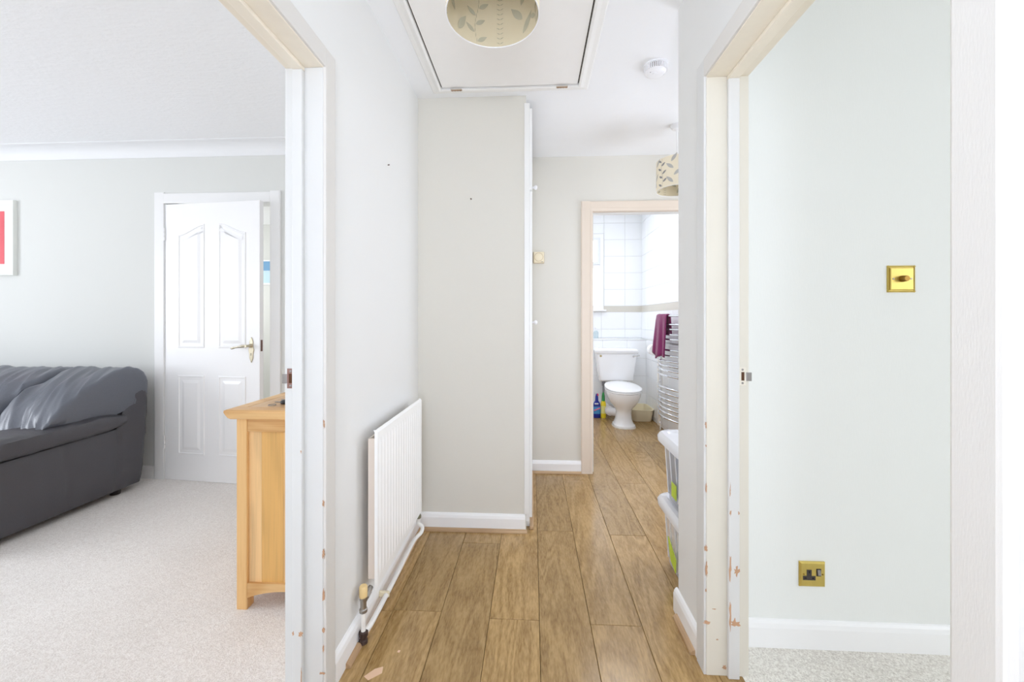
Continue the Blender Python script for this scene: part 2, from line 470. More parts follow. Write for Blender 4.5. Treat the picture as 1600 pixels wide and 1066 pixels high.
for z0, z1 in zip(zl, zl[1:]): row(wr, 'X', BX, 3.2, BY - .007, z0, z1, .22, .30)
for z0, z1 in ((.933, 1.044), (1.044, 1.265)): row(wr, 'X', BX, 3.2, BYU - .007, z0, z1, .22, .30)
for z0, z1 in zip(zu, zu[1:]): row(wr, 'X', BX, 3.2, BYU - .007, z0, min(z1, 2.55), .22, .30)
finish('ledge_top', B(.06, BX, BY - .012, BYU, .918, .931), TILE, wb, bevel=.002)
finish('adhesive_band', B(.06, BX, BYU - .004, BYU, 1.265, 1.342), GROUTB, wb)
finish('adhesive_band', B(BX - .004, BX, 3.2, BYU, 1.265, 1.342), GROUTB, wr)
struct(finish('trim_1', B(BX - .045, BX - .007, 4.36, 4.40, .03, .88), mat('aged_cream_board', (232, 226, 214), .6), bevel=.002), 'narrow cream upright board beside the towel rail', 'trim')

# bathroom window
FR = bpy.data.materials.new('frosted_daylight'); FR.use_nodes = True
nt = FR.node_tree; b = nt.nodes['Principled BSDF']
tc = nt.nodes.new('ShaderNodeTexCoord'); vo = nt.nodes.new('ShaderNodeTexNoise'); vo.inputs['Scale'].default_value = 38; vo.inputs['Distortion'].default_value = 1.5
nt.links.new(tc.outputs['Object'], vo.inputs['Vector'])
cr = nt.nodes.new('ShaderNodeValToRGB'); cr.color_ramp.elements[0].position = .42; cr.color_ramp.elements[0].color = (.70, .76, .84, 1)
cr.color_ramp.elements[1].position = .55; cr.color_ramp.elements[1].color = (.97, .98, 1, 1)
nt.links.new(vo.outputs[0], cr.inputs[0]); nt.links.new(cr.outputs[0], b.inputs['Emission Color'])
b.inputs['Emission Strength'].default_value = 3.2; b.inputs['Base Color'].default_value = (.8, .8, .8, 1); b.inputs['Roughness'].default_value = .2
win = sroot('window_1', 'white framed frosted bathroom window above the toilet', 'window', (.55, BYU, WZ0))
def ringframe(name, x0, x1, z0, z1, y, w_, d, m, parent):
    st = [(0, 0), (0, d - .003), (.003, d), (w_ - .003, d), (w_, d - .003), (w_, 0)]
    return finish(name, loft(bmesh.new(), [[(x0 + a, y - h, z0 + a), (x1 - a, y - h, z0 + a), (x1 - a, y - h, z1 - a), (x0 + a, y - h, z1 - a)] for a, h in st], cap=False), m, parent)
ringframe('window_frame', WX0, WX1, WZ0, WZ1, BYU, .05, .032, WPLAST, win)
ringframe('opening_sash', WX0 + .051, WX1 - .051, 1.87, WZ1 - .051, BYU, .035, .046, mat('sash_plastic', (228, 232, 238), .3), win)
finish('transom', B(WX0 + .051, WX1 - .051, BYU - .030, BYU, 1.825, 1.869), WPLAST, win)
finish('pane', B(WX0 + .04, WX1 - .04, BYU - .012, BYU - .001, WZ0 + .045, 1.83), FR, win)
finish('pane', B(WX0 + .06, WX1 - .06, BYU - .016, BYU - .001, 1.88, WZ1 - .06), FR, win)
finish('window_sill', B(WX0 - .03, WX1 + .03, BYU - .07, BYU, WZ0 - .022, WZ0), WPLAST, win, bevel=.005)

# ------------------------------------------------------------------ hatch in the ceiling
hat = thing('loft_hatch', 'large white rectangular loft hatch in the hallway ceiling', 'hatch', (-.12, 1.73, CH))
hx0, hx1, hy0, hy1 = -.483, .238, 1.33, 2.10
HW = mat('hatch_board', (240, 238, 235), .7, spec=.2, bump=((20, 20, 20), .15, .004), var=.015)
finish('hatch_panel', B(hx0 + .003, hx1 - .003, hy0 + .003, hy1 - .003, CH - .012, CH), HW, hat)
finish('shadow_gap', B(hx0 - .004, hx1 + .004, hy0 - .004, hy1 + .004, CH - .003, CH - .0005), mat('gap_dark', (70, 62, 52), .9), hat)
def mould(o0, o1, cx0, cx1, cy0, cy1, parent, m):
    f = .055
    prof = [(0, 0), (0, .020), (.010, .022), (.030, .012), (f - .006, .010), (f, .004), (f, 0)]
    pts = [(cx0, cy0, -1, -1), (cx1, cy0, 1, -1), (cx1, cy1, 1, 1), (cx0, cy1, -1, 1)]
    for i in range(4):
        a, b = pts[i], pts[(i + 1) % 4]; bm = bmesh.new()
        loft(bm, [[(p[0] + p[2] * d, p[1] + p[3] * d, CH - h) for d, h in prof] for p in (a, b)])
        finish('frame_moulding', bm, m, parent)
mould(0, 0, hx0 - .004, hx1 + .004, hy0 - .004, hy1 + .004, hat, mat('hatch_frame_paint', (240, 239, 236), .5))
for hx in (-.404, .155):
    h = finish('hinge', B((hx - .030, hx + .030, hy1 - .008, hy1 + .008, CH - .0255, CH - .021)), mat('painted_hinge', (196, 184, 168), .5), hat, bevel=.001)
    bm = bmesh.new(); tube(bm, [(hx - .028, hy1, CH - .026), (hx + .028, hy1, CH - .026)], .003, 8)
    for k in range(4): tube(bm, [(hx - .022 + k * .0147 - .001, hy1, CH - .026), (hx - .022 + k * .0147 + .001, hy1, CH - .026)], .0045, 8)
    finish('hinge_pin', bm, mat('hinge_pin_metal', (150, 120, 92), .5, metal=.5), h)

# ------------------------------------------------------------------ doorways
def chips(parent, spots, axis, face, m=CHIP):
    """irregular little paint chips, 0.4 mm proud; spots = (a, z, w, h)"""
    bm = bmesh.new(); rnd = random.Random(len(spots) * 7 + int(abs(face) * 100))
    for a, z, w_, h_ in spots:
        n = 16; w_ *= 1.1; h_ *= 1.1; pts = []
        for i in range(n):
            t = 2 * PI * i / n; r = rnd.uniform(.35, 1.25)
            pts.append((a + w_ / 2 * r * math.cos(t), z + h_ / 2 * r * math.sin(t)))
        if axis == 'Y': prism(bm, pts, face - .0006, face + .001, 'Y')
        else: prism(bm, pts, face - .0006, face + .0006, 'X')
    finish('paint_chips', bm, m, parent, label='brown patches where the white paint has chipped')
def arch_poly(w_=.062, t=.018):
    return [(0, 0), (0, t * .94), (.003, t), (w_ - .008, t), (w_ - .002, t * .9), (w_, t * .7), (w_, 0)]

# left doorway
dl = sroot('door_1', 'white painted frame of the left doorway into the living room, paint chipped at the foot', 'door frame', (-.69, .8, 0))
YJ, YN = 1.175, .425
bm = B((XLo, XL + .010, YJ, YJ + .03, 0, DHL), )
finish('jamb', bm, GLOSS, dl, bevel=.002)
finish('jamb', B(XLo, XL + .010, YN - .03, YN, 0, DHL), GLOSS, dl, bevel=.002)
finish('head', B(XLo, XL + .010, YN - .03, YJ + .03, DHL, DHL + .03), GLOSSH, dl, bevel=.002)
finish('stop', B(-.722, -.690, YJ - .016, YJ, 0, DHL - .013), GLOSS, dl, bevel=.003)
finish('stop', B(-.722, -.690, YN, YN + .013, 0, DHL - .013), GLOSS, dl, bevel=.003)
finish('stop', B(-.722, -.690, YN, YJ, DHL - .013, DHL), GLOSSH, dl, bevel=.003)
def arch_v(y0, sgn, x, side, h, parent, m):   # vertical architrave on a wall facing +/-X ; grows from y0 in direction sgn
    P = arch_poly(); prism(b_ := bmesh.new(), [(x + side * t, y0 + sgn * a) for a, t in P], 0, h, 'Z')
    return finish('architrave', b_, m, parent)
arch_v(YJ + .003, 1, XL, 1, DHL + .06, dl, ARCHG)
arch_v(YN - .003, -1, XL, 1, DHL + .06, dl, ARCHG)
P = arch_poly()
finish('architrave', PR([(XL + t, DHL + .003 + a) for a, t in P], YN - .003, YJ + .003, 'Y'), ARCHG, dl)
# strike plate
def strike(parent, xa, xb, y, zc, lipx, m1, m2):
    s = 1 if xb > xa else -1
    P_ = finish('strike_plate', B((min(xa, xb), max(xa, xb), y - .0022, y, zc - .030, zc - .014), (min(xa, xb), max(xa, xb), y - .0022, y, zc + .014, zc + .030),
              (min(xa, xa + s * .006), max(xa, xa + s * .006), y - .0022, y, zc - .014, zc + .014), (min(xb, xb - s * .005), max(xb, xb - s * .005), y - .0022, y, zc - .014, zc + .014)), m1, parent, bevel=.0006)
    finish('latch_hole', B(min(xa, xb) + .004, max(xa, xb) - .004, y - .0010, y, zc - .0145, zc + .0145), mat('latch_hole_rust', (86, 52, 26), .8, var=.3), P_)
    finish('strike_lip', B((min(lipx, xb), max(lipx, xb), y - .0030, y - .0004, zc - .015, zc + .013)), m2, P_, bevel=.001)
    for dz in (-.022, .022):
        finish('screw', LA([(.0035, 0), (.0035, -.0016), (.002, -.0022)], ((xa + xb) / 2 - s * .001, y - .002, zc + dz), 'Y', 12), STEEL, P_)
strike(dl, -.7235, -.745, YJ, .998, -.760, BRONZE, STEEL)
chips(dl, [(-.632, .62, .006, .02), (-.632, .47, .008, .03), (-.631, .86, .005, .022), (-.632, .34, .008, .035), (-.6335, .235, .012, .014), (-.633, .18, .004, .02), (-.635, .105, .020, .006)], 'Y', YJ - .0003)
chips(dl, [(-.694, .235, .012, .018), (-.7175, .235, .005, .014), (-.705, .065, .022, .007), (-.692, .11, .003, .05), (-.693, .78, .003, .01)], 'Y', YJ - .0163)
chips(dl, [(1.190, .470, .010, .022), (1.186, .235, .014, .014), (1.184, .62, .006, .014), (1.186, .105, .012, .012), (1.186, .17, .006, .01), (1.183, .86, .004, .03)], 'X', XL + .0150)

# right doorway
dr = sroot('door_2', 'cream white painted frame of the right doorway, bare wood showing low down', 'door frame', (.65, .95, 0))
YJ2, YN2 = 1.348, .575
finish('jamb', B(XR - .010, XRo, YJ2, YJ2 + .03, 0, DHR), GLOSSA, dr, bevel=.002)
finish('jamb', B(XR - .010, XRo, YN2 - .03, YN2, 0, DHR), GLOSSA, dr, bevel=.002)
finish('head', B(XR - .010, XRo, YN2 - .03, YJ2 + .03, DHR, DHR + .03), GLOSSH, dr, bevel=.002)
finish('stop', B(.640, .676, YJ2 - .013, YJ2, 0, DHR - .013), GLOSS, dr, bevel=.003)
finish('stop', B(.640, .676, YN2, YN2 + .013, 0, DHR - .013), GLOSS, dr, bevel=.003)
finish('stop', B(.640, .676, YN2, YJ2, DHR - .013, DHR), GLOSSH, dr, bevel=.003)
arch_v(YJ2 + .003, 1, XR, -1, DHR + .06, dr, GLOSS)
arch_v(YN2 - .003, -1, XR, -1, DHR + .06, dr, ARCHG)
finish('architrave', PR([(XR - t, DHR + .003 + a) for a, t in P], YN2 - .003, YJ2 + .003, 'Y'), ARCHG, dr)
strike(dr, .680, .701, YJ2, .990, .719, mat('overpainted_plate', (228, 222, 208), .5), STEEL)
chips(dr, [(.573, .83, .006, .02), (.5735, .76, .004, .008), (.573, .42, .008, .02), (.576, .175, .022, .010), (.6, .22, .012, .003), (.632, .03, .012, .014), (.575, .35, .006, .05), (.574, .62, .004, .03), (.573, .28, .005, .012), (.61, .12, .008, .004)], 'Y', YJ2 - .0003)
chips(dr, [(.646, .545, .006, .018), (.672, .545, .005, .012), (.645, .36, .006, .10), (.6655, .355, .016, .035), (.645, .21, .006, .09), (.660, .185, .032, .028), (.645, .62, .003, .04)], 'Y', YJ2 - .0133)
chips(dr, [(1.363, .83, .008, .012), (1.368, .40, .008, .030), (1.367, .46, .006, .008), (1.363, .50, .005, .006), (1.36, .60, .004, .006)], 'X', XR - .0150)

# bathroom doorway
db = sroot('door_3', 'beige painted frame around the bathroom doorway', 'door frame', (.8, 3.1, 0))
finish('jamb', B(.437, .457, 3.045, 3.17, 0, 2.0), GLOSSB, db, bevel=.002)
finish('jamb', B(1.185, 1.20, 3.045, 3.17, 0, 2.0), GLOSSB, db, bevel=.002)
finish('head', B(.437, 1.20, 3.045, 3.17, 1.995, 2.02), GLOSSB, db, bevel=.002)
finish('stop', B((.457, .468, 3.09, 3.125, 0, 1.99), (.457, 1.185, 3.09, 3.125, 1.984, 1.995)), GLOSS, db, bevel=.002)
def arch_f(x0, sgn, y, h, parent, m):
    return finish('architrave', PR([(x0 + sgn * a, y - t) for a, t in arch_poly(.072)], 0, h, 'Z'), m, parent)
arch_f(.442, -1, 3.065, 2.072, db, GLOSSB); arch_f(1.19, 1, 3.065, 2.072, db, GLOSSB)
finish('architrave', PR([(3.065 - t, 2.0 + a) for a, t in arch_poly(.072)], .442, 1.19, 'X'), GLOSSB, db)

# living-room back door, ajar
dv = sroot('door_4', 'white four-panel door standing ajar behind the oak sideboard', 'door', (-2.685, 2.785, 0))
DWH = 2.025
finish('jamb', B(-2.715, -2.690, 2.795, 2.9, 0, DWH), GLOSSL, dv, bevel=.002)
finish('jamb', B(-1.902, -1.875, 2.795, 2.9, 0, DWH), GLOSSL, dv, bevel=.002)
finish('head', B(-2.715, -1.875, 2.795, 2.9, DWH, DWH + .03), GLOSSL, dv, bevel=.002)
for x0, sg in ((-2.700, -1), (-1.895, 1)):
    finish('architrave', PR([(x0 + sg * a, 2.8 - t) for a, t in arch_poly(.075)], 0, DWH + .08, 'Z'), GLOSSL, dv)
finish('architrave', PR([(2.8 - t, DWH + a) for a, t in arch_poly(.075)], -2.700, -1.895, 'X'), GLOSSL, dv)
PH = math.radians(5.5)
M = Matrix.Translation((-2.684, 2.783, .004)) @ Matrix.Rotation(-PH, 4, 'Z')
LW, LHt, TH = .768, 2.012, .036
def leaf(bm): bmesh.ops.transform(bm, matrix=M, verts=bm.verts); return bm
lf = finish('door_leaf', leaf(B(0, LW, 0, TH, 0, LHt)), mat('door_leaf_white', (247, 247, 248), .3, bump=((60, 60, 3), .15, .001)), dv, bevel=.002)
def inset(pts, d):
    n = len(pts); out = []
    for i in range(n):
        a, p, c = Vector(pts[i - 1]), Vector(pts[i]), Vector(pts[(i + 1) % n])
        e1 = (p - a).normalized(); e2 = (c - p).normalized()
        n1 = Vector((-e1.y, e1.x)); n2 = Vector((-e2.y, e2.x))
        m_ = (n1 + n2); m_ = m_ / max(.3, m_.dot(n1)) if m_.length > 1e-6 else n1
        out.append((p.x + m_.x * d, p.y + m_.y * d))
    return out
def panel(x0, x1, z0, z1, archd=0):
    pts = [(x0, z0), (x1, z0)]
    if archd:
        k = 12
        for i in range(k + 1):
            t = i / k; x = x1 + (x0 - x1) * t
            u = t if archd < 0 else 1 - t   # rises towards the door centre
            s = u * u * (3 - 2 * u)
            pts.append((x, z1 + .07 * s))
    else: pts += [(x1, z1), (x0, z1)]
    bm = bmesh.new()
    steps = [(0, 0), (.003, .0045), (.010, .005), (.014, .0008), (.034, .0008), (.055, .0055)]
    rings = []
    for d, h in steps: rings.append([(p[0], -h, p[1]) for p in inset(pts, d)])
    loft(bm, rings, cap=False)
    bm.faces.new([v for v in bm.verts][-len(pts):])
    finish('door_panel', leaf(bm), MATS['door_leaf_white'], lf)
for (a, b_) in ((.105, .325), (.440, .660)):
    panel(a, b_, .965, 1.79, 1 if a < .2 else -1); panel(a, b_, .19, .765)
# handle (local coordinates on the leaf)
NK = mat('aged_nickel', (196, 186, 164), .3, metal=1, var=.15)
hp = []
for i in range(40):
    t = 2 * PI * i / 40; z = math.cos(t); wv = .019 * (1 - .35 * abs(z) ** 1.5 + .12 * math.cos(3 * PI * z)) * math.sin(t)
    hp.append((.705 + wv * 1.0, .955 + .090 * z))
hb = finish('handle_plate', leaf(PR(hp, -.006, 0, 'Y')), NK, lf, bevel=.002)
finish('handle_boss', leaf(LA([(.014, 0), (.014, -.008), (.009, -.014), (.008, -.045), (.010, -.048), (.009, -.054)], (.705, -.004, .985), 'Y', 20)), NK, hb, smooth='auto')
finish('lever', leaf(T(curve_pts([(.705, -.050, .985), (.665, -.052, .982), (.62, -.050, .974), (.585, -.048, .966)]), [.0075 + .0025 * math.sin(i / 24 * PI * 2.2) * (1 if i < 18 else .2) - (.004 if i > 22 else 0) for i in range(25)], 12)), NK, hb, smooth=True)
finish('keyhole', leaf(B(.703, .707, -.0068, -.004, .915, .932)), BLACK, hb)
finish('latch_plate', leaf(B(LW - .0005, LW + .0012, .009, .026, .945, 1.025)), mat('latch_brown', (120, 92, 84), .4, metal=.7), lf)
finish('keep_plate', B(-1.9035, -1.901, 2.83, 2.845, .955, .985), BLACK, dv)
for z in (.23, 1.75):
    bm = bmesh.new()
    for k in range(3): tube(bm, [(-2.690, 2.779, z + k * .032), (-2.690, 2.779, z + k * .032 + .029)], .006, 10)
    finish('hinge', bm, GLOSSL, dv)
# blue panel standing in for a kitchen window with a blue blind
pk = thing('framed_picture', 'small blue and pale blue panel for a kitchen window blind, glimpsed through the gap of the ajar door', 'picture', (-3.43, 4.98, 1.80))
finish('picture_frame', B((-3.75, -3.12, 4.978, 4.998, 1.62, 1.94)), WPLAST, pk, bevel=.003)
finish('blind_panel', B((-3.72, -3.15, 4.974, 4.98, 1.80, 1.92)), mat('blind_blue', (110, 160, 200), .5, var=.2), pk)
finish('blind_panel', B((-3.72, -3.15, 4.974, 4.98, 1.64, 1.795)), mat('blind_pale_blue', (190, 218, 230), .5, var=.1), pk)

# ------------------------------------------------------------------ skirtings, beading, coving
SKP = [(0, 0), (.016, 0), (.016, .070), (.012, .084), (.006, .092), (0, .094)]
def skirt(name, x0, y0, x1, y1, nx, ny, h=1.0, m=SKIRT, bead=None, label=None, off=0):
    bm = bmesh.new()
    loft(bm, [[(px_ + nx * (d + off), py_ + ny * (d + off), max(z * h, 0.001)) for d, z in SKP] for px_, py_ in ((x0, y0), (x1, y1))])
    o = struct(finish(name, bm, m), label or 'white skirting board', 'skirting')
    return o
def beading(x0, y0, x1, y1, nx, ny, parent, o=.016):
    q = [(0, 0), (.017, 0), (.016, .007), (.011, .013), (.004, .017), (0, .017)]
    bm = bmesh.new()
    loft(bm, [[(px_ + nx * (d + o), py_ + ny * (d + o), z + .0004) for d, z in q] for px_, py_ in ((x0, y0), (x1, y1))])
    finish('beading', bm, BEAD if abs(y1 - y0) > abs(x1 - x0) else BEADX, parent, label='oak coloured quadrant beading')
o = skirt('baseboard_left', XL, 1.243, XL, 2.212, 1, 0, label='white skirting board behind the radiator pipes')
beading(XL, 1.31, XL, 1.40, 1, 0, o); beading(XL, 1.44, XL, 2.20, 1, 0, o, .0163)
o = skirt('baseboard_cupboard', XL, 2.212, -.040, 2.212, 0, -1, label='white skirting board at the foot of the beige cupboard end wall')
beading(XL + .03, 2.212, -.030, 2.212, 0, -1, o)
o = skirt('baseboard_right', XR, 1.413, XR, 1.643, -1, 0, label='short white skirting board on the right hallway wall')
beading(XR, 1.425, XR, 1.60, -1, 0, o)
o = skirt('baseboard_far', -.05, 3.065, .370, 3.065, 0, -1, label='white skirting board left of the bathroom doorway')
beading(-.05, 3.065, .370, 3.065, 0, -1, o)
skirt('baseboard_right_room', XRo, 1.485, 3.8, 1.485, 0, -1, h=1.03, label='white skirting board below the brass socket')
skirt('baseboard_living', -5.4, 2.80, -2.775, 2.80, 0, -1, m=GLOSSL, label='white skirting board between sofa and ajar door')
skirt('baseboard_living', -1.82, 2.80, XLo, 2.80, 0, -1, m=GLOSSL, label='white skirting board right of the ajar door')
# living-room coving
bm = bmesh.new()
cv = [(0, 0)] + [(0, -.085)] + [(.095 * (1 - math.cos(t)) , -.080 * (1 - math.sin(t)) - .0) for t in [i * PI / 16 for i in range(1, 8)]] + [(.095, -.003), (.095, 0)]
cv = [(0, 0), (0, -.088), (.004, -.088)] + [(.004 + .088 * (1 - math.cos(t)), -.084 + .078 * math.sin(t)) for t in [i * PI / 16 for i in range(1, 9)]] + [(.096, -.003), (.096, 0)]
loft(bm, [[(x, 2.80 - d, LH + z) for d, z in cv] for x in (-5.4, XLo)])
struct(finish('trim_2', bm, mat('coving_white', (236, 237, 239), .6), smooth='auto'), 'white curved plaster coving along the living room ceiling', 'coving')
bm = bmesh.new()
loft(bm, [[(XLo - d, y, LH + z) for d, z in cv] for y in (-2.2, 2.8)])
struct(finish('trim_3', bm, MATS['coving_white'], smooth='auto'), 'coving above the doorway side of the living room', 'coving')

# ------------------------------------------------------------------ built-in cupboard
cb = thing('built_in_cupboard', 'narrow white edge of the built-in cupboard doors facing the right side of the hall', 'cupboard', (-.02, 2.6, 0))
CW = mat('cupboard_white', (240, 240, 238), .35)
CWE = mat('cupboard_edge_cream', (232, 222, 212), .5)
finish('cupboard_frame', B((-.037, -.016, 2.212, 2.262, .055, CH - .055), (-.037, -.016, 3.01, 3.06, .06, CH - .06), (-.037, -.016, 2.262, 3.01, 1.88, 1.92), (-.037, -.016, 2.262, 3.01, CH - .10, CH - .055), (-.037, -.016, 2.262, 3.01, .0, .06)), CW, cb, bevel=.002)
finish('corner_bead', B((-.045, -.016, 2.196, 2.212, .10, CH - .05)), CW, cb, bevel=.002)
d1 = finish('cupboard_door', B(-.016, -.002, 2.235, 3.03, .065, 1.895), CW, cb, bevel=.002)
d2 = finish('cupboard_door', B(-.016, -.002, 2.235, 3.03, 1.905, CH - .06), CW, cb, bevel=.002)
finish('plinth_beading', B((-.016, .006, 2.225, 3.03, .0, .02)), BEAD, cb, bevel=.004)
for d_, z in ((d1, 1.155), (d2, 2.035)):
    finish('knob', LA([(.007, 0), (.006, .010), (.012, .016), (.015, .022), (.013, .030), (.006, .034)], (-.002, 2.60, z), 'X', 18), WPLAST, d_, smooth=True)

# ------------------------------------------------------------------ radiator
ra = thing('radiator', 'white ribbed steel panel radiator on the left hallway wall', 'radiator', (-.59, 1.75, .165))
ry0, ry1, rz0, rz1, rx = 1.452, 2.04, .170, .765, -.575
bm = bmesh.new()
nr = 17; span = (ry1 - ry0 - .03) / nr; prof = [(ry0, -.010), (ry0, 0), (ry0 + .012, .0)]
for i in range(nr):
    a = ry0 + .015 + i * span
    prof += [(a + span * .08, 0), (a + span * .25, .0022), (a + span * .75, .0022), (a + span * .92, 0)]
prof += [(ry1 - .012, 0), (ry1, 0), (ry1, -.010)]
rows = [(rz0, -.006, 0), (rz0 + .010, 0, 0), (rz0 + .035, 0, 0), (rz0 + .055, 0, 1), (rz1 - .055, 0, 1), (rz1 - .035, 0, 0), (rz1 - .010, 0, 0), (rz1, -.006, 0)]
G = [[bm.verts.new((rx + dx + d * k if d > 0 else rx + dx + d, y, z)) for y, d in prof] for z, dx, k in rows]
for a, b_ in zip(G, G[1:]):
    for i in range(len(prof) - 1): bm.faces.new((a[i], a[i + 1], b_[i + 1], b_[i]))
box(bm, rx - .012, rx - .006, ry0 + .001, ry1 - .001, rz0 + .002, rz1 - .002)
finish('front_panel', bm, RADW, ra)
bm = bmesh.new()
for i in range(24):
    a = ry0 + .03 + i * (ry1 - ry0 - .06) / 24
    box(bm, rx - .036, rx - .012, a, a + .004, rz0 + .05, rz1 - .05)
finish('convector_fins', bm, RADB, ra)
finish('rear_cover', B((rx - .040, rx - .034, ry0 + .012, ry1 - .01, rz0 + .035, rz1 - .035), (rx - .040, rx - .014, ry0 + .010, ry0 + .016, rz0 + .035, rz1 - .035)), RADB, ra)
for y in (ry0 + .12, ry1 - .12):
    finish('wall_bracket', B((XL, rx - .036, y, y + .025, rz0 + .08, rz1 - .06)), STEEL, ra)
# valves and pipework
VC = mat('valve_metal', (170, 166, 160), .35, metal=1, var=.15)
va = thing('radiator_valve', 'chrome radiator valve with a yellowed cream cap at the near end', 'valve', (-.600, 1.392, .0))
vx, vy = -.612, 1.413
finish('valve_cap', LA([(.0135, .0), (.0145, .003), (.0145, .036), (.012, .040)], (vx, vy, .172), 'Z', 22), mat('yellowed_plastic', (236, 208, 150), .4), va, smooth='auto')
finish('valve_body', LA([(.009, .0), (.014, .002), (.014, .012), (.011, .015), (.0105, .045), (.013, .048), (.013, .055), (.008, .058)], (vx, vy, .116), 'Z', 20), VC, va, smooth='auto')
finish('valve_arm', T([(vx, vy, .152), (vx + .004, vy + .022, .168), (vx + .010, vy + .045, .180)], [.010, .012, .009], 12), VC, va, smooth='auto')
finish('union_nut', T([(vx + .003, vy + .016, .163), (vx + .007, vy + .030, .172)], .0140, 6), VC, va)
pi = thing('heating_pipe', 'white painted heating pipe running along the skirting under the radiator', 'pipe', (-.59, 1.75, .08))
PW = mat('painted_pipe', (243, 241, 236), .35)
finish('riser', T([(vx, vy, .04), (vx, vy, .118)], .0085, 12), PW, pi, smooth='auto')
finish('long_pipe', T(curve_pts([(vx + .004, 1.422, .040), (-.600, 1.47, .044), (-.598, 1.70, .050), (-.600, 1.96, .056), (-.592, 2.02, .058), (-.582, 2.06, .060), (-.584, 2.085, .075), (-.606, 2.088, .095), (-.603, 2.088, .122)]), .0102, 12), PW, pi, smooth=True)
FD = mat('corroded_fitting', (78, 62, 56), .6, metal=.5, bump=((120, 120, 120), .8, .004), var=.5)
finish('corroded_elbow', LA([(.010, 0), (.015, .003), (.015, .014), (.012, .018), (.012, .026), (.016, .029), (.016, .043), (.011, .047)], (vx, vy + .001, .002), 'Z', 16), FD, pi)
finish('pipe_clip', B((-.628, -.586, 1.60, 1.610, .038, .062)), CREAM, pi, bevel=.003)
v2 = thing('radiator_valve', 'small painted lockshield valve at the far end of the radiator', 'valve', (-.60, 2.09, .12))
finish('valve_body', LA([(.010, 0), (.013, .004), (.013, .016), (.009, .020), (.009, .05), (.013, .054), (.011, .066)], (-.603, 2.085, .12), 'Z', 16), mat('greenish_metal', (140, 140, 118), .45, metal=.6, var=.3), v2)
finish('valve_arm', T([(-.603, 2.095, .195), (-.600, 2.05, .205)], .010, 12), PW, v2)
finish('valve_cap', LA([(.011, 0), (.011, .03), (.008, .034)], (-.603, 2.095, .186), 'Z', 16), WPLAST, v2)

# ------------------------------------------------------------------ lampshades
LFA = mat('shade_cream_fabric', (246, 236, 212), .9, spec=.1)
def shade_mat():
    m = bpy.data.materials.new('shade_lining'); m.use_nodes = True
    nt = m.node_tree; b = nt.nodes['Principled BSDF']; out = nt.nodes['Material Output']
    b.inputs['Base Color'].default_value = (*s2l((226, 218, 194)), 1); b.inputs['Roughness'].default_value = .8
    t = nt.nodes.new('ShaderNodeBsdfTranslucent'); t.inputs[0].default_value = (*s2l((244, 239, 224)), 1)
    mx = nt.nodes.new('ShaderNodeMixShader'); mx.inputs[0].default_value = .35
    nt.links.new(b.outputs[0], mx.inputs[1]); nt.links.new(t.outputs[0], mx.inputs[2]); nt.links.new(mx.outputs[0], out.inputs[0])
    return m
LIN = shade_mat()
LEAFI = mat('leaf_seen_through', (182, 178, 156), .9)
LEAFO = mat('leaf_grey_print', (150, 148, 146), .9)
LEAFP = mat('leaf_pale_print', (196, 194, 188), .9)
def leafprint(bm, R, cx, cy, th0, z0, ang, ln, wd, th=.0004):
    """a leaf outline wrapped on the cylinder"""
    n = 8; top = []; bot = []
    for i in range(n + 1):
        t = i / n; w_ = wd * math.sin(PI * t ** .85) * .5
        u = t * ln; ca, sa = math.cos(ang), math.sin(ang)
        for s, L_ in ((1, top), (-1, bot)):
            a = u * ca - s * w_ * sa; z = u * sa + s * w_ * ca
            L_.append((th0 + a / R, z0 + z))
    for i in range(n):
        q = [top[i], top[i + 1], bot[i + 1], bot[i]]
        vs = [bm.verts.new((cx + R * math.cos(t), cy + R * math.sin(t), z)) for t, z in q]
        vt = [bm.verts.new((cx + (R + th) * math.cos(t), cy + (R + th) * math.sin(t), z)) for t, z in q]
        for f in ((0, 1, 2, 3),): bm.faces.new([vs[k] for k in f]); bm.faces.new([vt[k] for k in f][::-1])
        bm.faces.new((vs[0], vs[1], vt[1], vt[0])); bm.faces.new((vs[2], vs[3], vt[3], vt[2]))
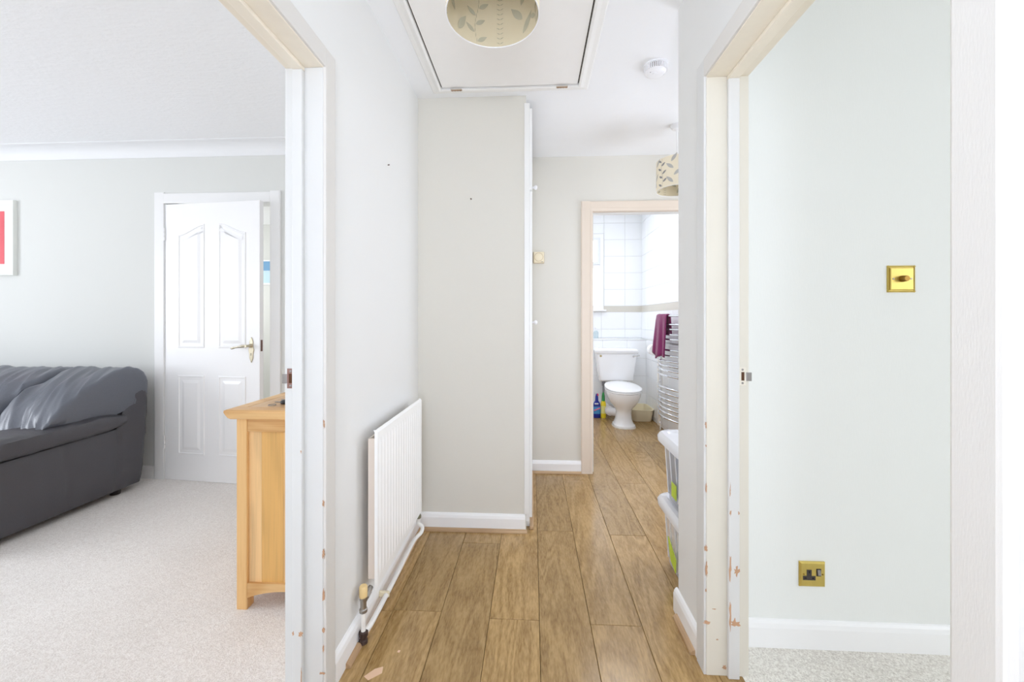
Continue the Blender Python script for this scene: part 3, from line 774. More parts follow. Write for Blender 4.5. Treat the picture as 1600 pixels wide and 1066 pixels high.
def pendant(x, y, label, seed, rot=0):
    z0, z1, R = 2.0, 2.19, .126
    t = thing('pendant_lampshade', label, 'lampshade', (x, y, CH), 'patterned drum lampshades')
    n = 56
    bm = bmesh.new()
    loft(bm, [[(x + r * math.cos(2 * PI * i / n), y + r * math.sin(2 * PI * i / n), z) for i in range(n)] for r, z in
              ((R - .0006, z0), (R, z0), (R, z1), (R - .0006, z1))], cap=False)
    sh = finish('shade', bm, LFA, t, smooth='auto')
    bm = bmesh.new()
    loft(bm, [[(x + r * math.cos(2 * PI * i / n), y + r * math.sin(2 * PI * i / n), z) for i in range(n)] for r, z in
              ((R - .0009, z0), (R - .0009, z1))], cap=False)
    finish('shade_lining', bm, LIN, sh, smooth=True)
    for r_, m_, nm, k in ((R + .0002, LEAFO, 'leaf_print', 0), (R - .0018, LEAFI, 'leaf_print_inside', 1)):
        rnd = random.Random(seed); bm = bmesh.new(); bp_ = bmesh.new()
        for i in range(11):
            th = rot + i * 2 * PI / 11
            kind = i % 3
            if kind == 0:      # slender stem with alternating leaves
                for j in range(7):
                    zz = z0 + .012 + j * .025; s = 1 if j % 2 else -1
                    leafprint(bm, r_, x, y, th + s * .02 + .05 * math.sin(j), zz, (PI / 2 - s * 1.0), .034, .013)
                for j in range(12): leafprint(bm, r_, x, y, th + .05 * math.sin(j / 1.7), z0 + .008 + j * .0145, PI / 2, .0155, .0016)
            elif kind == 1:    # broad pale leaves
                for j in range(4):
                    s = 1 if j % 2 else -1
                    leafprint(bp_, r_, x, y, th + rnd.uniform(-.08, .08), z0 + .02 + j * .043, PI / 2 - s * rnd.uniform(.4, .9), .060, .020)
            else:              # little chevrons
                for j in range(12):
                    for s in (-1, 1): leafprint(bm, r_, x, y, th, z0 + .01 + j * .0145, PI / 2 - s * 1.1, .012, .0022)
        finish(nm, bm, m_, sh); finish(nm, bp_, LEAFP if not k else LEAFI, sh)
    bm = bmesh.new()
    for z in (z0 + .001, z1 - .001):
        pts = [(x + (R - .001) * math.cos(2 * PI * i / n), y + (R - .001) * math.sin(2 * PI * i / n), z) for i in range(n + 1)]
        tube(bm, pts, .0016, 6)
    finish('rim_wire', bm, WPLAST, sh)['kind'] = 'stuff'
    bm = bmesh.new()
    for k in range(3):
        a = rot + k * 2 * PI / 3
        tube(bm, [(x + .02 * math.cos(a), y + .02 * math.sin(a), z1 - .015), (x + (R - .002) * math.cos(a), y + (R - .002) * math.sin(a), z1 - .004)], .0015, 6)
    finish('spider_frame', bm, WPLAST, t)
    finish('lamp_holder', LA([(.020, -.03), (.021, 0), (.017, .03), (.008, .05)], (x, y, z1 - .02), 'Z', 20), WPLAST, t, smooth='auto')
    finish('cord', T([(x, y, z1 + .02), (x, y, CH - .02)], .003, 8), WPLAST, t)
    finish('ceiling_rose', LA([(.008, -.034), (.030, -.028), (.040, -.012), (.042, 0)], (x, y, CH), 'Z', 26), WPLAST, t, smooth='auto')
pendant(-.1075, 1.076, 'cream leaf-print drum lampshade hanging below the loft hatch', 3, .35)
pendant(.925, 2.60, 'cream leaf-print drum lampshade hanging in front of the bathroom doorway head', 5, 3.6)

# smoke detector
sd = thing('smoke_alarm', 'round white slotted smoke alarm on the hall ceiling', 'smoke alarm', (.602, 1.985, CH))
finish('base', LA([(.050, -.008), (.058, -.007), (.058, 0)], (.602, 1.985, CH), 'Z', 36), WPLAST, sd, smooth='auto')
finish('body', LA([(.0, -.046), (.026, -.045), (.040, -.042), (.046, -.036), (.050, -.031)], (.602, 1.985, CH), 'Z', 36, caps=False), WPLAST, sd, smooth='auto')
finish('inner_chamber', LA([(.0495, -.0315), (.0515, -.006)], (.602, 1.985, CH), 'Z', 30), mat('alarm_grille_grey', (110, 96, 88), .7), sd)
bm = bmesh.new()
for k in range(40):
    a = 2 * PI * k / 40; c, s_ = math.cos(a), math.sin(a)
    q = [(.602 + (r * c - d * s_), 1.985 + (r * s_ + d * c)) for r, d in ((.045, -.0024), (.0555, -.0024), (.0555, .0024), (.045, .0024))]
    prism(bm, q, CH - .032, CH - .007, 'Z')
finish('vent_fins', bm, WPLAST, sd)
finish('test_button', LA([(.011, -.0445), (.012, -.040)], (.597, 1.975, CH - .003), 'Z', 20), WPLAST, sd)
finish('indicator', LA([(.002, -.0425), (.002, -.038)], (.572, 1.966, CH - .001), 'Z', 8), BLACK, sd)

# tiny wall fixings
tag(finish('screw', LA([(.004, 0), (.004, -.006), (.002, -.008)], (-.343, 2.212, 1.849), 'Y', 10), mat('rusty_screw', (96, 78, 66), .6)), 'small rusty screw high on the beige cupboard end wall', 'screw')
tag(finish('screw', T([(XL, 1.744, 1.865), (XL + .008, 1.744, 1.866)], .0025, 8), MATS['rusty_screw']), 'tiny nail stub in the left hallway wall above the radiator', 'nail')

# thermostat
th = thing('thermostat', 'square cream room thermostat on the beige wall left of the bathroom doorway', 'thermostat', (.047, 3.065, 1.647))
finish('backplate', B(.006, .090, 3.052, 3.065, 1.603, 1.691), mat('thermostat_base', (206, 190, 160), .5), th, bevel=.003)
fc = finish('cover', B(.009, .087, 3.030, 3.054, 1.606, 1.688), mat('thermostat_cream', (240, 228, 200), .45), th, bevel=.006, seg=3)
finish('dial_groove', LA([(.033, 0), (.033, -.0012), (.0305, -.0012), (.0305, 0)], (.047, 3.030, 1.648), 'Y', 30, caps=False), mat('dial_line', (196, 176, 140), .5), fc)
finish('dial', LA([(.029, 0), (.029, -.003), (.026, -.0045)], (.047, 3.030, 1.648), 'Y', 30), MATS['thermostat_cream'], fc, smooth='auto')
finish('lettering', B((.064, .070, 3.0295, 3.031, 1.610, 1.614), (.074, .080, 3.0295, 3.031, 1.610, 1.614)), BLACK, fc)

# ------------------------------------------------------------------ right room: switch and socket
sw = thing('dimmer_switch', 'square brass dimmer switch with rope-twist edge on the white wall', 'switch', (1.307, 1.485, 1.321))
sx, sz, hw = 1.307, 1.321, .0475
YS = 1.485
finish('back_box_plate', B(sx - hw, sx + hw, YS - .003, YS, sz - hw, sz + hw), BRASS, sw, bevel=.001)
bm = bmesh.new()
for side in range(4):
    for k in range(26):
        u = -hw + .0015 + k * (2 * hw - .003) / 25
        p = [(u, hw - .0035), (u, -hw + .0035), (hw - .0035, u), (-hw + .0035, u)][side]
        bmesh.ops.create_icosphere(bm, subdivisions=1, radius=.0023, matrix=Matrix.Translation((sx + p[0], YS - .0038, sz + p[1])))
finish('rope_edge', bm, BRASS, sw, smooth=True)
bm = bmesh.new(); hh = hw - .0075
loft(bm, [[(sx - a, YS - d, sz - a), (sx + a, YS - d, sz - a), (sx + a, YS - d, sz + a), (sx - a, YS - d, sz + a)] for a, d in ((hh, .003), (hh, .006), (hh - .003, .0075))])
finish('face_plate', bm, BRASS, sw)
finish('dimmer_knob', LA([(.0115, 0), (.0112, -.006), (.0098, -.018), (.0085, -.0195)], (sx, YS - .0075, sz), 'Y', 26), BRASSD, sw, smooth='auto')
for dx in (-.030, .030):
    finish('screw', LA([(.0032, 0), (.003, -.0012)], (sx + dx, YS - .0075, sz), 'Y', 12), STEEL, sw)
so = thing('power_socket', 'single brass power socket with black insert low on the white wall', 'socket', (1.002, 1.485, .263))
sx, sz, hw = 1.0015, .2635, .0445
bm = bmesh.new()
loft(bm, [[(sx - a, YS - d, sz - a), (sx + a, YS - d, sz - a), (sx + a, YS - d, sz + a), (sx - a, YS - d, sz + a)] for a, d in ((hw, 0), (hw, .004), (hw - .005, .0085))])
finish('face_plate', bm, BRASS, so)
yy = YS - .0085
finish('insert', PR([(sx - .0345, sz - .019), (sx + .0085, sz - .019), (sx + .0085, sz - .004), (sx - .005, sz - .004), (sx - .005, sz + .018), (sx - .0215, sz + .018), (sx - .0215, sz - .004), (sx - .0345, sz - .004)], yy - .0010, yy + .001, 'Y'), mat('black_insert', (62, 54, 52), .4), so)
bm = B((sx - .0150, sx - .0115, yy - .0014, yy, sz + .006, sz + .014), (sx - .029, sx - .0225, yy - .0014, yy, sz - .0135, sz - .0095), (sx - .0035, sx + .003, yy - .0014, yy, sz - .0135, sz - .0095))
finish('pin_slots', bm, mat('slot_black', (14, 12, 12), .8), so)
finish('switch_surround', B(sx + .0115, sx + .0275, yy - .001, yy + .001, sz - .004, sz + .022), MATS['black_insert'], so)
finish('rocker', PR([(yy - .0005, sz - .001), (yy - .006, sz + .001), (yy - .002, sz + .019), (yy - .0005, sz + .019)], sx + .014, sx + .025, 'X'), STEEL, so)
for dx in (-.032, .033): finish('screw', LA([(.0030, 0), (.0026, -.0012)], (sx + dx, yy, sz + .002), 'Y', 12), BRASSD, so)

# ------------------------------------------------------------------ sofa
sf = thing('leather_sofa', 'dark grey leather sofa with pillowy back cushions against the living room wall', 'sofa', (-3.8, 2.25, 0))
SX = -2.735; SW = 2.15; SXL = SX - SW
def fold(u, v, seed, amp):
    """diagonal leather folds fanning out"""
    p = Vector((u * 5.5 + v * 5.0 + seed, u * 1.1 - v * .8, seed * 1.7))
    n_ = noise.noise(p); r = 1 - abs(noise.noise(p * 1.7 + Vector((3, 1, 0)))) * 2
    return amp * (n_ * .9 + .65 * r + .35 * noise.noise(p * 4.1))
CP = [Vector(p) for p in ((0, 2.10, .40), (0, 2.10, .52), (0, 2.16, .62), (0, 2.27, .73), (0, 2.40, .805), (0, 2.53, .842), (0, 2.62, .835), (0, 2.685, .78), (0, 2.70, .70), (0, 2.68, .60))]
CPc = curve_pts(CP, 10)
def cushion(x0, x1, seed, name='back_cushion', endfold=False):
    nx = 64; bm = bmesh.new(); G = []
    ny = len(CPc)
    cen = Vector((0, 2.50, .60))
    for i in range(nx + 1):
        s = i / nx; x = x0 + (x1 - x0) * s
        e = min(s, 1 - s) * 2
        k = 1 - (1 - min(1, e / .16)) ** 2.4 if e < .16 else 1     # rounded ends
        k = max(k, 0)
        row_ = []
        for j, p in enumerate(CPc):
            v = j / (ny - 1)
            sc = .78 + .22 * math.sqrt(max(0, k)) if k < 1 else 1
            q = cen + (p - cen) * sc
            nrm = (p - cen).normalized()
            pinch = math.exp(-((v - .06) / .18) ** 2)
            d = fold(s * (x1 - x0) / .6, v * 1.2, seed, .021) * (1.0 + .7 * pinch - .55 * min(1, max(0, (v - .35) / .3))) * min(1, e / .05 + .35)
            q = q + nrm * d
            row_.append(bm.verts.new((min(x, SX - .035 + .05 * min(1, max(0, (q.z - .52) / .08))), q.y, q.z)))
        G.append(row_)
    for a, b_ in zip(G, G[1:]):
        for j in range(ny - 1): bm.faces.new((a[j], a[j + 1], b_[j + 1], b_[j]))
    bm.faces.new(G[0]); bm.faces.new(G[-1])
    return finish(name, bm, LEATHB, sf, smooth='auto')
cushion(SX - .375, SX + .012, 1.3)
cushion(SX - 1.09, SX - .393, 8.2)
cushion(SX - SW + .0, SX - 1.108, 15.7)
# end panel: side of the sofa, upright panel grid with soft creases
def side(x, sgn):
    # outline functions: bottom and top height along y
    def top(y):
        if y > 2.50: return .47 + (.72 - .47) * min(1, (y - 2.50) / .13) ** .75
        return .428 + .022 * (y - 1.75) / .75
    bm = bmesh.new(); ys = [1.76 + (2.70 - 1.76) * i / 60 for i in range(61)]; nz = 26; G = []
    for y in ys:
        r_ = []
        for j in range(nz + 1):
            t = j / nz; z = .045 + (top(y) - .045) * t
            yy_ = y - .045 * max(0, 1 - z / .7) * max(0, (y - 2.3) / .4)
            bulge = .020 * math.sin(PI * t) ** .6 - .012 * math.exp(-((y - 2.49) / .008) ** 2) - .006 * math.exp(-((y - 2.21 + .03 * t) / .006) ** 2) * (t > .25)
            crease = .010 * math.exp(-((t - .95) / .22) ** 2) * noise.noise(Vector((y * 9 + t * 5, t * 2, 4))) + .003 * noise.noise(Vector((y * 14, z * 6, 9)))
            if y > 2.5: crease += .010 * noise.noise(Vector(((y - 2.5) * 10 + z * 14, z * 3 - y * 6, 2)))
            edge = -.02 * (max(0, (y - 2.66) / .04)) ** 2
            r_.append(bm.verts.new((x + sgn * (bulge + crease + edge), yy_, z)))
        G.append(r_)
    for a, b_ in zip(G, G[1:]):
        for j in range(nz): bm.faces.new((a[j], a[j + 1], b_[j + 1], b_[j]))
    finish('side_panel', bm, LEATH, sf, smooth=True)
side(SX, 1); side(SXL, -1)
finish('base', B(SXL + .03, SX - .03, 1.80, 2.66, .045, .36), LEATH, sf, bevel=.02)
for x0 in (SXL + .01, SX - .20):
    finish('arm_core', B(x0 + .02, x0 + .17, 1.77, 2.60, .045, .445), LEATH, sf, bevel=.02)
finish('back_frame', PR([(2.50, .05), (2.66, .05), (2.69, .70), (2.62, .78), (2.52, .70)], SXL + .02, SX - .02, 'X'), LEATH, sf, bevel=.02)
def arm(x1):
    bm = bmesh.new(); rings = []; n = 40; m_ = 28
    for i in range(n + 1):
        y = 1.74 + (2.52 - 1.74) * i / n; t = i / n
        zc = .490 + .016 * t; ry_ = .062 * (min(1, t / .05 + .3)) * (1 - .5 * max(0, (t - .85) / .15) ** 1.6)
        wx = .156
        r_ = []
        for k in range(m_):
            a = 2 * PI * k / m_; c, s = math.cos(a), math.sin(a)
            X = wx * abs(c) ** .45 * (1 if c > 0 else -1); Z = ry_ * abs(s) ** .6 * (1 if s > 0 else -1)
            d = .0035 * noise.noise(Vector((k * .8, y * 14, 3))) + .003 * noise.noise(Vector((y * 30, k * .3, 8)))
            r_.append((x1 - .125 + X * (1 + d * 6), y, zc + Z + d * 1.5 + (.002 if .35 < s < .5 else 0)))
        rings.append(r_)
    loft(bm, rings); finish('arm_pad', bm, LEATH, sf, smooth='auto')
arm(SX + .005); arm(SXL + .245)
for i in range(3):
    a = SXL + .25 + i * (SW - .5) / 3; bm = bmesh.new()
    x_, X_ = a + .003, a + (SW - .5) / 3 - .003
    G = []
    for j in range(25):
        x = x_ + (X_ - x_) * j / 24; r_ = []
        for k, (y, z) in enumerate([(2.25, .36), (2.25, .43), (2.1, .452), (1.95, .455), (1.85, .45), (1.80, .42), (1.79, .37), (1.82, .34)]):
            e = min(j, 24 - j) / 3; e = min(1, e)
            r_.append((x, y, .36 + (z - .36) * (.75 + .25 * e ** .5) + .006 * noise.noise(Vector((x * 12, y * 8, i)))))
        G.append(r_)
    loft(bm, G); finish('seat_cushion', bm, LEATHB, sf, smooth='auto')
finish('front_rail', B(SXL + .2, SX - .2, 1.77, 1.82, .045, .35), LEATH, sf, bevel=.015)
for x in (SXL + .08, SX - .06):
    for y in (1.86, 2.53):
        finish('foot', LA([(.026, .0), (.032, .050)], (x, y, .003), 'Z', 18), DARKF, sf)

# ------------------------------------------------------------------ framed picture
pc = thing('framed_picture', 'white framed red picture above the sofa at the left edge', 'picture', (-4.13, 2.79, 1.78))
fx0, fx1, fz0, fz1, d = -4.36, -3.87, 1.505, 2.065, .035
fr = [[(fx0 + a, 2.80 - h, fz0 + a), (fx1 - a, 2.80 - h, fz0 + a), (fx1 - a, 2.80 - h, fz1 - a), (fx0 + a, 2.80 - h, fz1 - a)] for a, h in ((0, 0), (0, .026), (.012, .030), (.030, .020), (.036, .012))]
finish('picture_frame', loft(bmesh.new(), fr, cap=False), mat('frame_white', (240, 242, 238), .4), pc)
finish('mount', B(fx0 + .03, fx1 - .03, 2.786, 2.799, fz0 + .03, fz1 - .03), mat('picture_mount', (248, 246, 246), .7), pc)
finish('print', B(fx0 + .085, fx1 - .085, 2.784, 2.787, fz0 + .085, fz1 - .08), mat('red_print', (226, 96, 106), .6, var=.15), pc)

# ------------------------------------------------------------------ sideboard
sb = thing('oak_sideboard', 'light oak sideboard seen end-on inside the left doorway', 'sideboard', (-.98, 2.0, 0))
bx0, bx1, by0, by1 = -1.196, -.785, 1.55, 2.45
def leg(x0, x1, y0, y1): return finish('leg', B(x0, x1, y0, y1, .002, .776), OAKZ, sb, bevel=.004)
for xa in (bx0, bx1 - .044):
    for ya in (by0, by1 - .044): leg(xa, xa + .044, ya, ya + .044)
finish('top_rail', B(bx0 + .044, bx1 - .044, by0 + .003, by0 + .025, .722, .776), OAKX, sb, bevel=.002)
xs = [bx0 + .044, -1.098, -1.008, -.95, -.885, bx1 - .044]
cols = [(236, 194, 138), (226, 176, 104), (230, 182, 118), (236, 190, 136), (228, 180, 112)]
for i in range(5):
    c = cols[i]
    finish('board', B(xs[i] + .0003, xs[i + 1] - .0003, by0 + .012, by0 + .022, .108, .725), wood('oak_board_%s' % 'abcde'[i], c, tuple(int(v * .9) for v in c), 'Z', 40, .4, ring=6 + i), sb)
k = 14; rail = [(bx0 + .044, .110)] + [(bx1 - .044, .110)] + [(bx1 - .044 + (bx0 + .044 - (bx1 - .044)) * i / k, .050 + .030 * math.sin(PI * i / k) ** .8) for i in range(k + 1)]
finish('arched_rail', PR(rail, by0 + .002, by0 + .026, 'Y'), OAKX, sb)
finish('back_panel', B(bx1 - .02, bx1 - .012, by0 + .04, by1 - .04, .08, .77), OAKZ, sb)
finish('end_panel', B(bx0 + .04, bx1 - .04, by1 - .022, by1 - .012, .08, .775), OAKZ, sb)
finish('bottom_board', B(bx0 + .02, bx1 - .02, by0 + .02, by1 - .02, .085, .103), OAKY, sb)
k = 14; rail = [(by0 + .044, .110)] + [(by1 - .044, .110)] + [(by1 - .044 + (by0 - by1 + .088) * i / k, .050 + .035 * math.sin(PI * i / k) ** .8) for i in range(k + 1)]
finish('arched_rail', PR(rail, bx0 + .003, bx0 + .025, 'X'), OAKY, sb)
for i in range(2):
    ya = by0 + .047 + i * .403; yb = ya + .400
    dr_ = finish('drawer', B(bx0 + .003, bx0 + .024, ya, yb, .60, .772), OAKY, sb, bevel=.003)
    finish('knob', LA([(.008, 0), (.006, -.012), (.015, -.02), (.013, -.028)], (bx0 + .003, (ya + yb) / 2, .686), 'X', 18), OAKZ, dr_, smooth='auto')
    dd = finish('door', B(bx0 + .003, bx0 + .024, ya, yb, .115, .596), OAKZ, sb, bevel=.003)
    finish('knob', LA([(.008, 0), (.006, -.012), (.015, -.02), (.013, -.028)], (bx0 + .003, yb - .04 if i == 0 else ya + .04, .40), 'X', 18), OAKZ, dd, smooth='auto')
# moulded top with mitred border
tx0, tx1, ty0, ty1 = -1.228, -.772, 1.522, 2.48
edge = [(.016, .776), (.010, .782), (.004, .795), (0, .806), (.001, .814), (.008, .8165)]
def ring(d, z): return [(tx0 + d, ty0 + d, z), (tx1 - d, ty0 + d, z), (tx1 - d, ty1 - d, z), (tx0 + d, ty1 - d, z)]
bm = bmesh.new(); loft(bm, [ring(.05, .776)] + [ring(d, z) for d, z in edge] + [ring(.0565, .8165), ring(.0567, .806)], cap=False)
bm.faces.new([bm.verts[:][i] for i in range(4)]) if bm.verts.ensure_lookup_table() is None else None
finish('top_border', bm, OAKX, sb)
finish('top_board', B(tx0 + .0595, tx1 - .0595, ty0 + .0595, ty1 - .0595, .776, .8164), OAKY, sb)

# keys lying on the sideboard
ky = thing('bunch_of_keys', 'bunch of keys with a black fob lying on the oak sideboard', 'keys', (-1.03, 1.66, .8165))
z = .8172
bm = bmesh.new(); pts = [(-1.088 + .014 * math.cos(2 * PI * i / 24), 1.612 + .014 * math.sin(2 * PI * i / 24), z + .002) for i in range(25)]
tube(bm, pts, .0014, 6); finish('key_ring', bm, STEEL, ky)
bm = bmesh.new(); loft(bm, [sup(-1.035, 1.655, z + h, a, b_, 2.6, 24) for a, b_, h in ((.036, .016, 0), (.040, .019, .006), (.038, .017, .013), (.026, .010, .017))])
bmesh.ops.rotate(bm, cent=(-1.035, 1.655, z), matrix=Matrix.Rotation(.5, 3, 'Z'), verts=bm.verts)
finish('key_fob', bm, BLACK, ky, smooth='auto')
def key(x, y, a, s=1):
    bm = bmesh.new(); lathe(bm, [(.011, 0), (.011, .002)], (0, 0, 0), 'Z', 16)
    box(bm, .009, .045, -.0035, .0035, 0, .002)
    for i in range(5): box(bm, .018 + i * .005, .021 + i * .005, -.0055, -.0035, 0, .002)
    bmesh.ops.transform(bm, matrix=Matrix.Translation((x, y, z + .001)) @ Matrix.Rotation(a, 4, 'Z'), verts=bm.verts)
    finish('key', bm, STEEL, ky)
key(-1.075, 1.70, 2.7); key(-1.07, 1.665, 3.0); key(-1.04, 1.72, 2.2)

# ------------------------------------------------------------------ storage boxes
CLP = clear('clear_plastic', (240, 242, 246), .40)
LIDP = clear('frosted_lid_plastic', (244, 245, 248), .80)
GRN = mat('lime_green_label', (196, 222, 70), .5)
def stbox(z0, label, kind):
    y0, y1, x0, x1 = 1.70, 2.02, .640, 1.16
    t = thing('storage_box', label, 'storage box', ((x0 + x1) / 2, (y0 + y1) / 2, z0), 'stacked clear storage boxes')
    cx, cy = (x0 + x1) / 2, (y0 + y1) / 2; hx, hy = (x1 - x0) / 2, (y1 - y0) / 2
    def R(z, d, e=9): return sup(cx, cy, z, hx + d, hy + d, e, 48)
    bm = bmesh.new(); loft(bm, [R(z0 + .002, -.026), R(z0 + .002, -.020), R(z0 + .27, .0), R(z0 + .275, .008), R(z0 + .285, .008)], cap=False)
    bm.faces.new([v for v in bm.verts][:48])
    bmesh.ops.recalc_face_normals(bm, faces=bm.faces)
    finish('tub', bm, CLP, t, smooth='auto')
    bm = bmesh.new()
    for yy_ in (1.74, 1.83, 1.90, 1.96): tube(bm, [(x0 + .017, yy_, z0 + .03), (x0 + .0005, yy_, z0 + .262)], .0035, 8)
    for xx_ in (.75, .9, 1.05): tube(bm, [(xx_, y0 + .017, z0 + .03), (xx_, y0 + .0005, z0 + .262)], .0035, 8)
    finish('ribs', bm, LIDP, t)
    bm = bmesh.new()
    loft(bm, [R(z0 + .268, .024), R(z0 + .290, .026), R(z0 + .305, .018), R(z0 + .312, .010), R(z0 + .3125, -.010), R(z0 + .302, -.018), R(z0 + .302, -.05)])
    finish('lid', bm, LIDP, t, smooth='auto')
    if kind:
        finish('contents', B((x0 + .027, x0 + .20, 1.745, 1.895, z0 + .012, z0 + .22)), mat('blue_folder', (96, 128, 168), .6, var=.2), t, label='blue folders inside the box')
        finish('contents', B((x0 + .027, x0 + .30, 1.902, 1.992, z0 + .012, z0 + .25)), mat('grey_folder', (120, 124, 134), .6, var=.1), t, label='grey folders inside the box')
        finish('contents', B((x0 + .03, x0 + .034, 1.90, 1.93, z0 + .012, z0 + .17)), mat('slate_blue_card', (86, 116, 142), .6), t)
        finish('label_sticker', B((x0 - .0035, x0 - .002, 1.80, 1.862, z0 + .055, z0 + .12)), GRN, t, label='lime green label')
    else:
        finish('contents', B((x0 + .04, x1 - .05, 1.735, 1.985, z0 + .012, z0 + .20)), mat('white_linen', (232, 232, 234), .9, var=.05), t, bevel=.02, label='white linen inside the box')
        finish('label_sticker', PR([(1.80, z0 + .05), (1.86, z0 + .07), (1.90, z0 + .16), (1.80, z0 + .11)], x0 - .0075, x0 - .0035, 'X'), GRN, t, label='lime green label')
stbox(0.0005, 'lower clear plastic storage box of the stack, holding white linen', 0)
stbox(.3135, 'upper clear plastic storage box of the stack, holding blue and grey folders', 1)

# ------------------------------------------------------------------ toilet
to = thing('toilet', 'white ceramic toilet with lid down against the tiled bathroom wall', 'toilet', (1.04, 4.6, 0))
cx = 1.002
# pan: pedestal and bowl lofted from the floor up
secs = [(0, .118, .15, 4.44, 2.6), (.025, .116, .148, 4.44, 2.6), (.04, .100, .135, 4.445, 2.4), (.09, .084, .120, 4.45, 2.2), (.16, .080, .118, 4.45, 2.1),
        (.20, .092, .140, 4.45, 2.0), (.24, .125, .185, 4.45, 2.0), (.29, .162, .225, 4.455, 2.0), (.34, .180, .243, 4.46, 2.05), (.372, .184, .248, 4.46, 2.1), (.380, .180, .244, 4.46, 2.1)]
bm = bmesh.new(); loft(bm, [sup(cx, y, z, rx_, ry_, e, 40, ry_ + (.06 if z > .2 else .0)) for z, rx_, ry_, y, e in secs])
finish('pan', bm, CERAM, to, smooth='auto')
finish('pan_neck', B(cx - .09, cx + .09, 4.62, 4.80, .20, .385), CERAM, to, bevel=.03, seg=4)
bm = bmesh.new(); loft(bm, [sup(cx, 4.465, .382 + h, a, a2, 2.15, 40, a2 + .045) for a, a2, h in ((.186, .252, 0), (.192, .258, .004), (.192, .258, .012), (.186, .252, .016))])
finish('seat', bm, CERAM, to, smooth='auto')
bm = bmesh.new(); L_ = [sup(cx, 4.47, .400 + h, a, a2, 2.15, 40, a2 + .05) for a, a2, h in ((.188, .252, 0), (.195, .260, .004), (.194, .258, .012), (.165, .225, .020), (.08, .12, .023))]
L_ = [[(p[0], p[1], p[2] + .035 * max(0, (p[1] - 4.25)) / .6) for p in r] for r in L_]
loft(bm, L_); finish('lid', bm, mat('seat_lid_white', (250, 251, 252), .15), to, smooth='auto')
def rbox(z, hx_, y0, y1): return sup(cx, (y0 + y1) / 2, z, hx_, (y1 - y0) / 2, 8, 48)
bm = bmesh.new(); loft(bm, [rbox(.430, .195, 4.81, 4.97), rbox(.445, .202, 4.795, 4.972), rbox(.60, .222, 4.785, 4.972), rbox(.765, .243, 4.782, 4.972)])
ci = finish('cistern', bm, CERAM, to, smooth='auto')
bm = bmesh.new(); loft(bm, [rbox(.765, .252, 4.775, 4.973), rbox(.775, .260, 4.768, 4.973), rbox(.800, .262, 4.766, 4.973), rbox(.815, .250, 4.78, 4.973), rbox(.823, .19, 4.82, 4.95)])
finish('cistern_lid', bm, CERAM, ci, smooth='auto')
bm = T([(cx + .19, 4.786, .735), (cx + .19, 4.765, .735)], .011, 14); tube(bm, curve_pts([(cx + .19, 4.765, .735), (cx + .22, 4.758, .739), (cx + .255, 4.755, .747)], 4), [.008, .007, .006, .006, .006, .007, .007, .0075, .008], 10)
finish('flush_lever', bm, CHROME, ci, smooth='auto')
finish('badge', LA([(.013, 0), (.013, -.003), (.009, -.004)], (cx - .19, 4.785, .735), 'Y', 18), mat('brass_plug', (190, 176, 130), .4, metal=.6), ci)
finish('bracket', B(cx + .11, cx + .135, 4.80, 4.83, .395, .43), BLACK, to, bevel=.003)
bm = T([(cx - .145, 4.86, .43), (cx - .145, 4.86, .37)], .018, 14); tube(bm, [(cx - .145, 4.86, .37), (cx - .145, 4.86, .28)], .011, 12)
finish('overflow_fitting', bm, mat('grey_fitting', (140, 142, 146), .5), to, smooth='auto')
finish('supply_pipe', T(curve_pts([(cx - .145, 4.86, .29), (cx - .145, 4.86, .16), (cx - .145, 4.88, .10), (cx - .145, 4.96, .08)]), .009, 10), WPLAST, to, smooth=True)
bm = T(curve_pts([(cx - .03, 4.56, .13), (cx - .07, 4.62, .11), (cx - .10, 4.74, .10), (cx - .105, 4.95, .10)]), .045, 18); tube(bm, [(cx - .094, 4.70, .10), (cx - .099, 4.735, .10)], .055, 18)
finish('waste_pipe', bm, WPLAST, to, smooth='auto')
bm = bmesh.new(); rr = random.Random(4)
base = sup(cx, 4.44, 0, .124, .156, 2.6, 60)
loft(bm, [[(p[0] + rr.uniform(-.003, .003), p[1] + rr.uniform(-.003, .003), .0005) for p in base], [(cx + (p[0] - cx) * .94, 4.44 + (p[1] - 4.44) * .95, .009) for p in base]])
finish('sealant', bm, mat('dirty_sealant', (206, 200, 186), .8, var=.3), to)

# cream bowl
bw = thing('washing_up_bowl', 'cream rectangular plastic bowl on the floor right of the toilet', 'bowl', (1.255, 4.78, 0))
def RB(z, hx_, hy_, e=6): return sup(1.262, 4.78, z, hx_, hy_, e, 44)
bm = bmesh.new(); loft(bm, [RB(.001, .100, .155), RB(.012, .108, .163), RB(.125, .122, .178), RB(.130, .131, .186), RB(.138, .132, .187), RB(.138, .119, .174), RB(.020, .104, .158), RB(.016, .09, .14)])
finish('bowl', bm, mat('cream_bowl_plastic', (240, 230, 200), .35, var=.02), bw, smooth='auto')
bw['label'] = 'cream rectangular plastic bowl on the floor right of the toilet'

